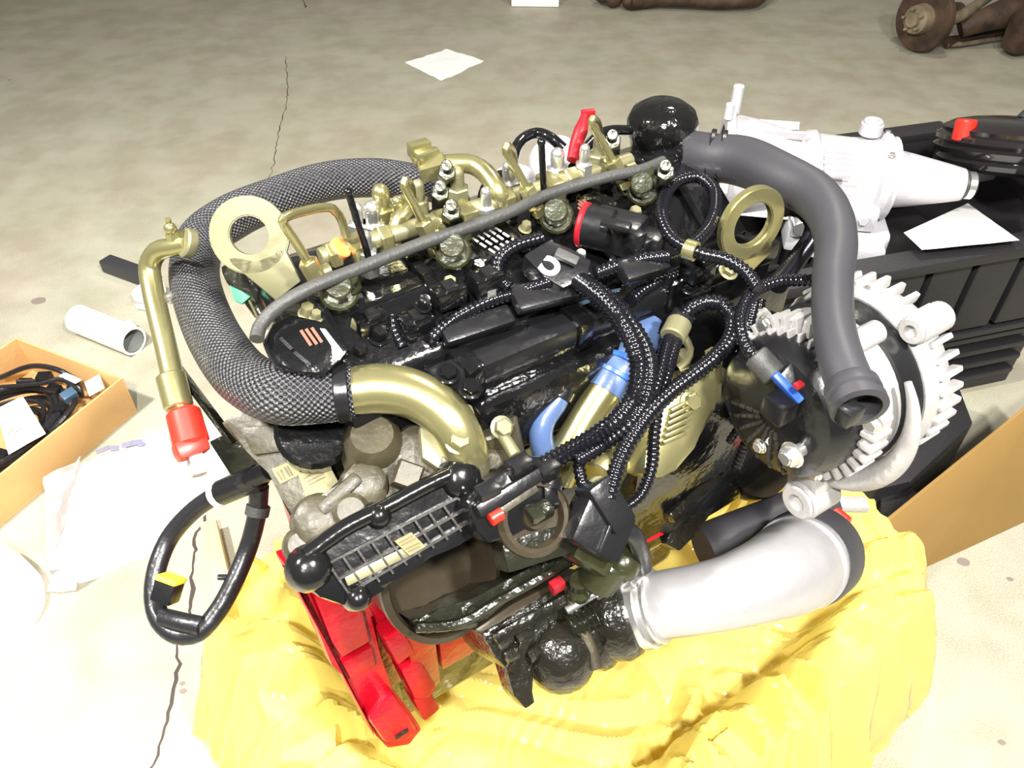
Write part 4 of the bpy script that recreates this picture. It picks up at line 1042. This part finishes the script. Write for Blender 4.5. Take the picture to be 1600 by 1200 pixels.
# raised casting marks on the elbow, and studs, nuts and clips on the black covers; the studs are added for glints
b = MB()
for x, y in ((1166, 974), (1198, 971), (1208, 970), (1218, 968), (1229, 966)): b.box(V((0, 0, CAM_H)) + ray(x, y - 22) * .762, (.006, .005, .008), EF, .0015)
o = part('casting_mark', b, 'alu2', se); o['kind'] = 'stuff'
part('hose_neck', MB().cyl(P(1100, 245, .838), P(1050, 238, .828), .0215, 24), 'gloss', bh)
for k, (x, y, z, r, m_) in enumerate(((478, 482, .842, .006, 'golddull'), (492, 488, .842, .0045, 'golddull'), (560, 545, .815, .006, 'gloss'), (590, 520, .82, .007, 'gloss'), (660, 470, .84, .006, 'gloss'), (700, 440, .84, .006, 'golddull'),
                                 (745, 415, .842, .006, 'gloss'), (585, 575, .80, .005, 'golddull'), (640, 525, .81, .006, 'gloss'), (765, 455, .83, .005, 'steel'), (905, 395, .842, .005, 'steel'), (990, 330, .845, .006, 'golddull'),
                                 (1010, 350, .842, .006, 'gloss'), (620, 550, .80, .005, 'steel'), (555, 505, .825, .006, 'golddull'), (820, 350, .845, .005, 'golddull'), (1040, 440, .80, .006, 'gloss'), (1100, 440, .80, .006, 'gloss'))):
    part('glint_stud', MB().bolt(P(x, y, z) - ZX * .006, D(.1, .3, .95), r, r * 1.6), m_)
for x, y, z in ((580, 505, .822), (650, 505, .815), (700, 460, .832), (760, 440, .835), (1000, 390, .838), (1090, 420, .82)):
    g = part('cover_plug', MB().box(P(x, y, z), (.030, .022, .020), EF, .004), 'gloss'); part('plug_tab', MB().box(P(x, y, z) + ZX * .012 + WX * .004, (.012, .014, .005), EF, .0015), 'black', g)

rk = px_plate('rear_bracket', ((342, 415), (372, 405), (430, 415), (470, 445), (455, 485), (425, 505), (400, 500), (375, 465), (352, 440)), (410, 460, .80), D(-.25, .6, .76), .05, 'greeniron', bev=.005)
part('bracket_bolt', MB().bolt(plane(P(410, 460, .80), D(-.25, .6, .76))(432, 462), D(-.25, .6, .76), .008), 'olive', rk)
# ------------------------------------------------------------ wiring loom on the engine (split corrugated conduit)
def loom(path, r, par=None, name='wire_loom', m='loom'):
    return part(name, MB().tube(PL(path), r, 12, corr=.2, pitch=.0050), m, par or EN, ang=1.2)


loom([(905, 440, .83), (935, 462, .83), (965, 495, .825), (988, 535, .815), (998, 575, .80), (992, 615, .785), (972, 648, .775), (935, 678, .76), (895, 702, .75), (850, 728, .745)], .0092)
loom([(915, 440, .825), (950, 466, .822), (985, 505, .815), (1010, 550, .805), (1015, 590, .795), (1005, 630, .78), (985, 660, .77), (945, 692, .752), (900, 720, .742)], .0080)
loom([(1064, 500, .79), (1080, 482, .80), (1105, 472, .805), (1130, 477, .805), (1145, 500, .80), (1140, 530, .795), (1115, 560, .79), (1080, 588, .785), (1045, 615, .78), (1015, 645, .775), (990, 680, .765), (968, 720, .75), (955, 765, .735), (945, 800, .72)], .0078)
loom([(1050, 520, .785), (1040, 548, .785), (1032, 580, .785), (1022, 610, .782), (1010, 640, .775), (985, 690, .755), (962, 740, .735), (950, 780, .72)], .0066)
loom([(1062, 518, .785), (1050, 555, .782), (1040, 590, .78), (1030, 625, .772), (1022, 680, .745), (1018, 730, .72), (1000, 775, .705), (975, 795, .70)], .0060)
loom([(905, 700, .745), (905, 730, .735), (912, 760, .725), (925, 785, .715)], .0060)
ln = part('loom_nut', MB().cyl(P(1050, 528, .785), P(1062, 504, .789), .0122, 18), 'golddull')
part('loom_collar', MB().cyl(P(1064, 500, .79), P(1071, 488, .797), .0115, 16), 'black', ln)
loom([(1185, 452, .84), (1165, 425, .845), (1135, 406, .85), (1095, 396, .85), (1055, 376, .852), (1036, 345, .855), (1038, 308, .858), (1060, 282, .86), (1090, 277, .86), (1112, 292, .858), (1117, 325, .856), (1105, 358, .854), (1078, 386, .853)], .0066)
part('loom_tie', MB().ring(P(1070, 388, .852), P(1088, 394, .852), .0095, .0068), 'gold')
loom([(1300, 438, .83), (1260, 438, .83), (1215, 440, .832), (1180, 455, .832), (1160, 485, .83), (1158, 520, .825), (1170, 548, .815), (1185, 562, .81)], .0060)
part('loom_boot', MB().cyl(P(1180, 555, .812), P(1212, 588, .803), .0115, 18), 'rubber2')
loom([(1180, 470, .81), (1170, 520, .79), (1168, 570, .77), (1172, 620, .74), (1168, 680, .70), (1150, 730, .66)], .0050)
loom([(1190, 470, .80), (1182, 530, .78), (1180, 580, .76), (1170, 640, .72), (1140, 690, .68)], .0046)
loom([(640, 440, .82), (620, 460, .825), (612, 490, .82), (616, 518, .812), (630, 545, .805)], .0060)
loom([(672, 532, .81), (700, 505, .815), (735, 484, .82), (770, 468, .822), (815, 455, .825), (860, 440, .83)], .0066)
loom([(930, 428, .83), (965, 415, .835), (1005, 405, .838), (1045, 400, .84)], .0072)
loom([(845, 372, .85), (805, 385, .85), (780, 405, .845), (778, 430, .838), (795, 450, .83)], .0070)
loom([(1215, 445, .80), (1245, 405, .80), (1268, 370, .80), (1270, 345, .80), (1245, 325, .80), (1205, 330, .80)], .0100)
loom([(1240, 330, .80), (1262, 322, .80), (1290, 350, .79), (1300, 400, .78)], .0070)
loom([(985, 470, .80), (1010, 450, .80), (1060, 430, .80), (1130, 415, .80)], .0070)
for a, b_, s_ in (((690, 535, .80), (800, 485, .815), .02), ((800, 478, .815), (905, 440, .825), .026), ((968, 432, .83), (1040, 405, .835), .022)):
    part('loom_cover', MB().bar(P(*a), P(*b_), s_, .014, D(0, .4, .9), .004), 'black')
part('square_plug', MB().bar(P(728, 512, .80), P(768, 500, .803), .026, .024, D(0, .5, .85), .004), 'cover')
part('rail_highlight_edge', MB().bar(P(665, 558, .79), P(732, 528, .795), .008, .012, NS, .003), 'cover')
for x, y in ((1137, 425), (1075, 448), (700, 585), (735, 608), (930, 405)): part('head_bolt', MB().bolt(P(x, y, .80), D(0, .4, .9), .0075), 'golddull' if x == 1137 else 'gloss')
# large black plug under the looms
bp2 = part('loom_plug', MB().bar(P(925, 800, .715), P(965, 775, .725), .045, .03, NS, .004).bar(P(912, 860, .69), P(950, 790, .715), .050, .034, NS, .005), 'black')
part('plug_rib', MB().bar(P(930, 862, .70), P(962, 800, .722), .004, .012, NS, .001), 'black', bp2)
part('plug_wire', MB().tube(PL([(955, 820, .70), (985, 832, .69), (1000, 860, .66), (1005, 885, .62)]), .0085, 12), 'tape')
part('plug_shadow_box', MB().bar(P(905, 880, .66), P(935, 850, .68), .04, .03, NS, .006), 'olive')
part('feed_fitting', MB().cyl(P(930, 910, .62), P(960, 870, .65), .02, 18), 'olive'); part('feed_cap', MB().ball(P(972, 880, .64), .018, seg=14), 'olive')
# taped loop hanging off the rear
hl = part('hanging_loom', MB().tube(PL([(420, 735, .66), (385, 752, .64), (340, 772, .61), (300, 800, .585), (265, 840, .56), (246, 885, .545), (240, 930, .53), (250, 970, .52), (278, 992, .515), (310, 988, .52), (340, 955, .53), (365, 910, .545), (388, 855, .565), (402, 800, .60), (405, 760, .63)]), .0098, 14), 'tape', label='black taped wire loop hanging behind the engine')
part('loop_collar', MB().ring(P(345, 770, .613), P(336, 774, .609), .0135, .0098), 'foam', hl)
part('loop_sleeve', MB().cyl(P(345, 770, .614), P(405, 745, .645), .0135, 14), 'black', hl)
part('loop_band', MB().ring(P(404, 790, .606), P(401, 805, .598), .0122, .0098), 'rubber2', hl)
part('loop_tie', MB().bar(P(340, 902, .55), P(372, 902, .55), .005, .005, ZX, .001), 'tape', hl)
part('branch_lead', MB().tube(PL([(255, 968, .522), (250, 950, .53), (252, 935, .54)]), .0070, 10).tube(PL([(256, 965, .525), (285, 972, .53), (315, 978, .53)]), .010, 10), 'tape', hl)
cb2 = part('branch_plug', MB().bar(P(256, 940, .545), P(268, 905, .56), .022, .022, D(-.5, .5, .7), .003), 'black', hl)
part('yellow_lock', MB().bar(P(266, 909, .563), P(269, 900, .567), .024, .0235, D(-.5, .5, .7), .003), 'yellow', hl, 'yellow connector lock')
part('loom_bracket', MB().prism([plane(P(360, 720, .64), D(-.5, .5, .7))(*q) for q in ((325, 690), (372, 668), (420, 745), (400, 780), (372, 762))], D(-.5, .5, .7), .012, .003), 'greeniron')
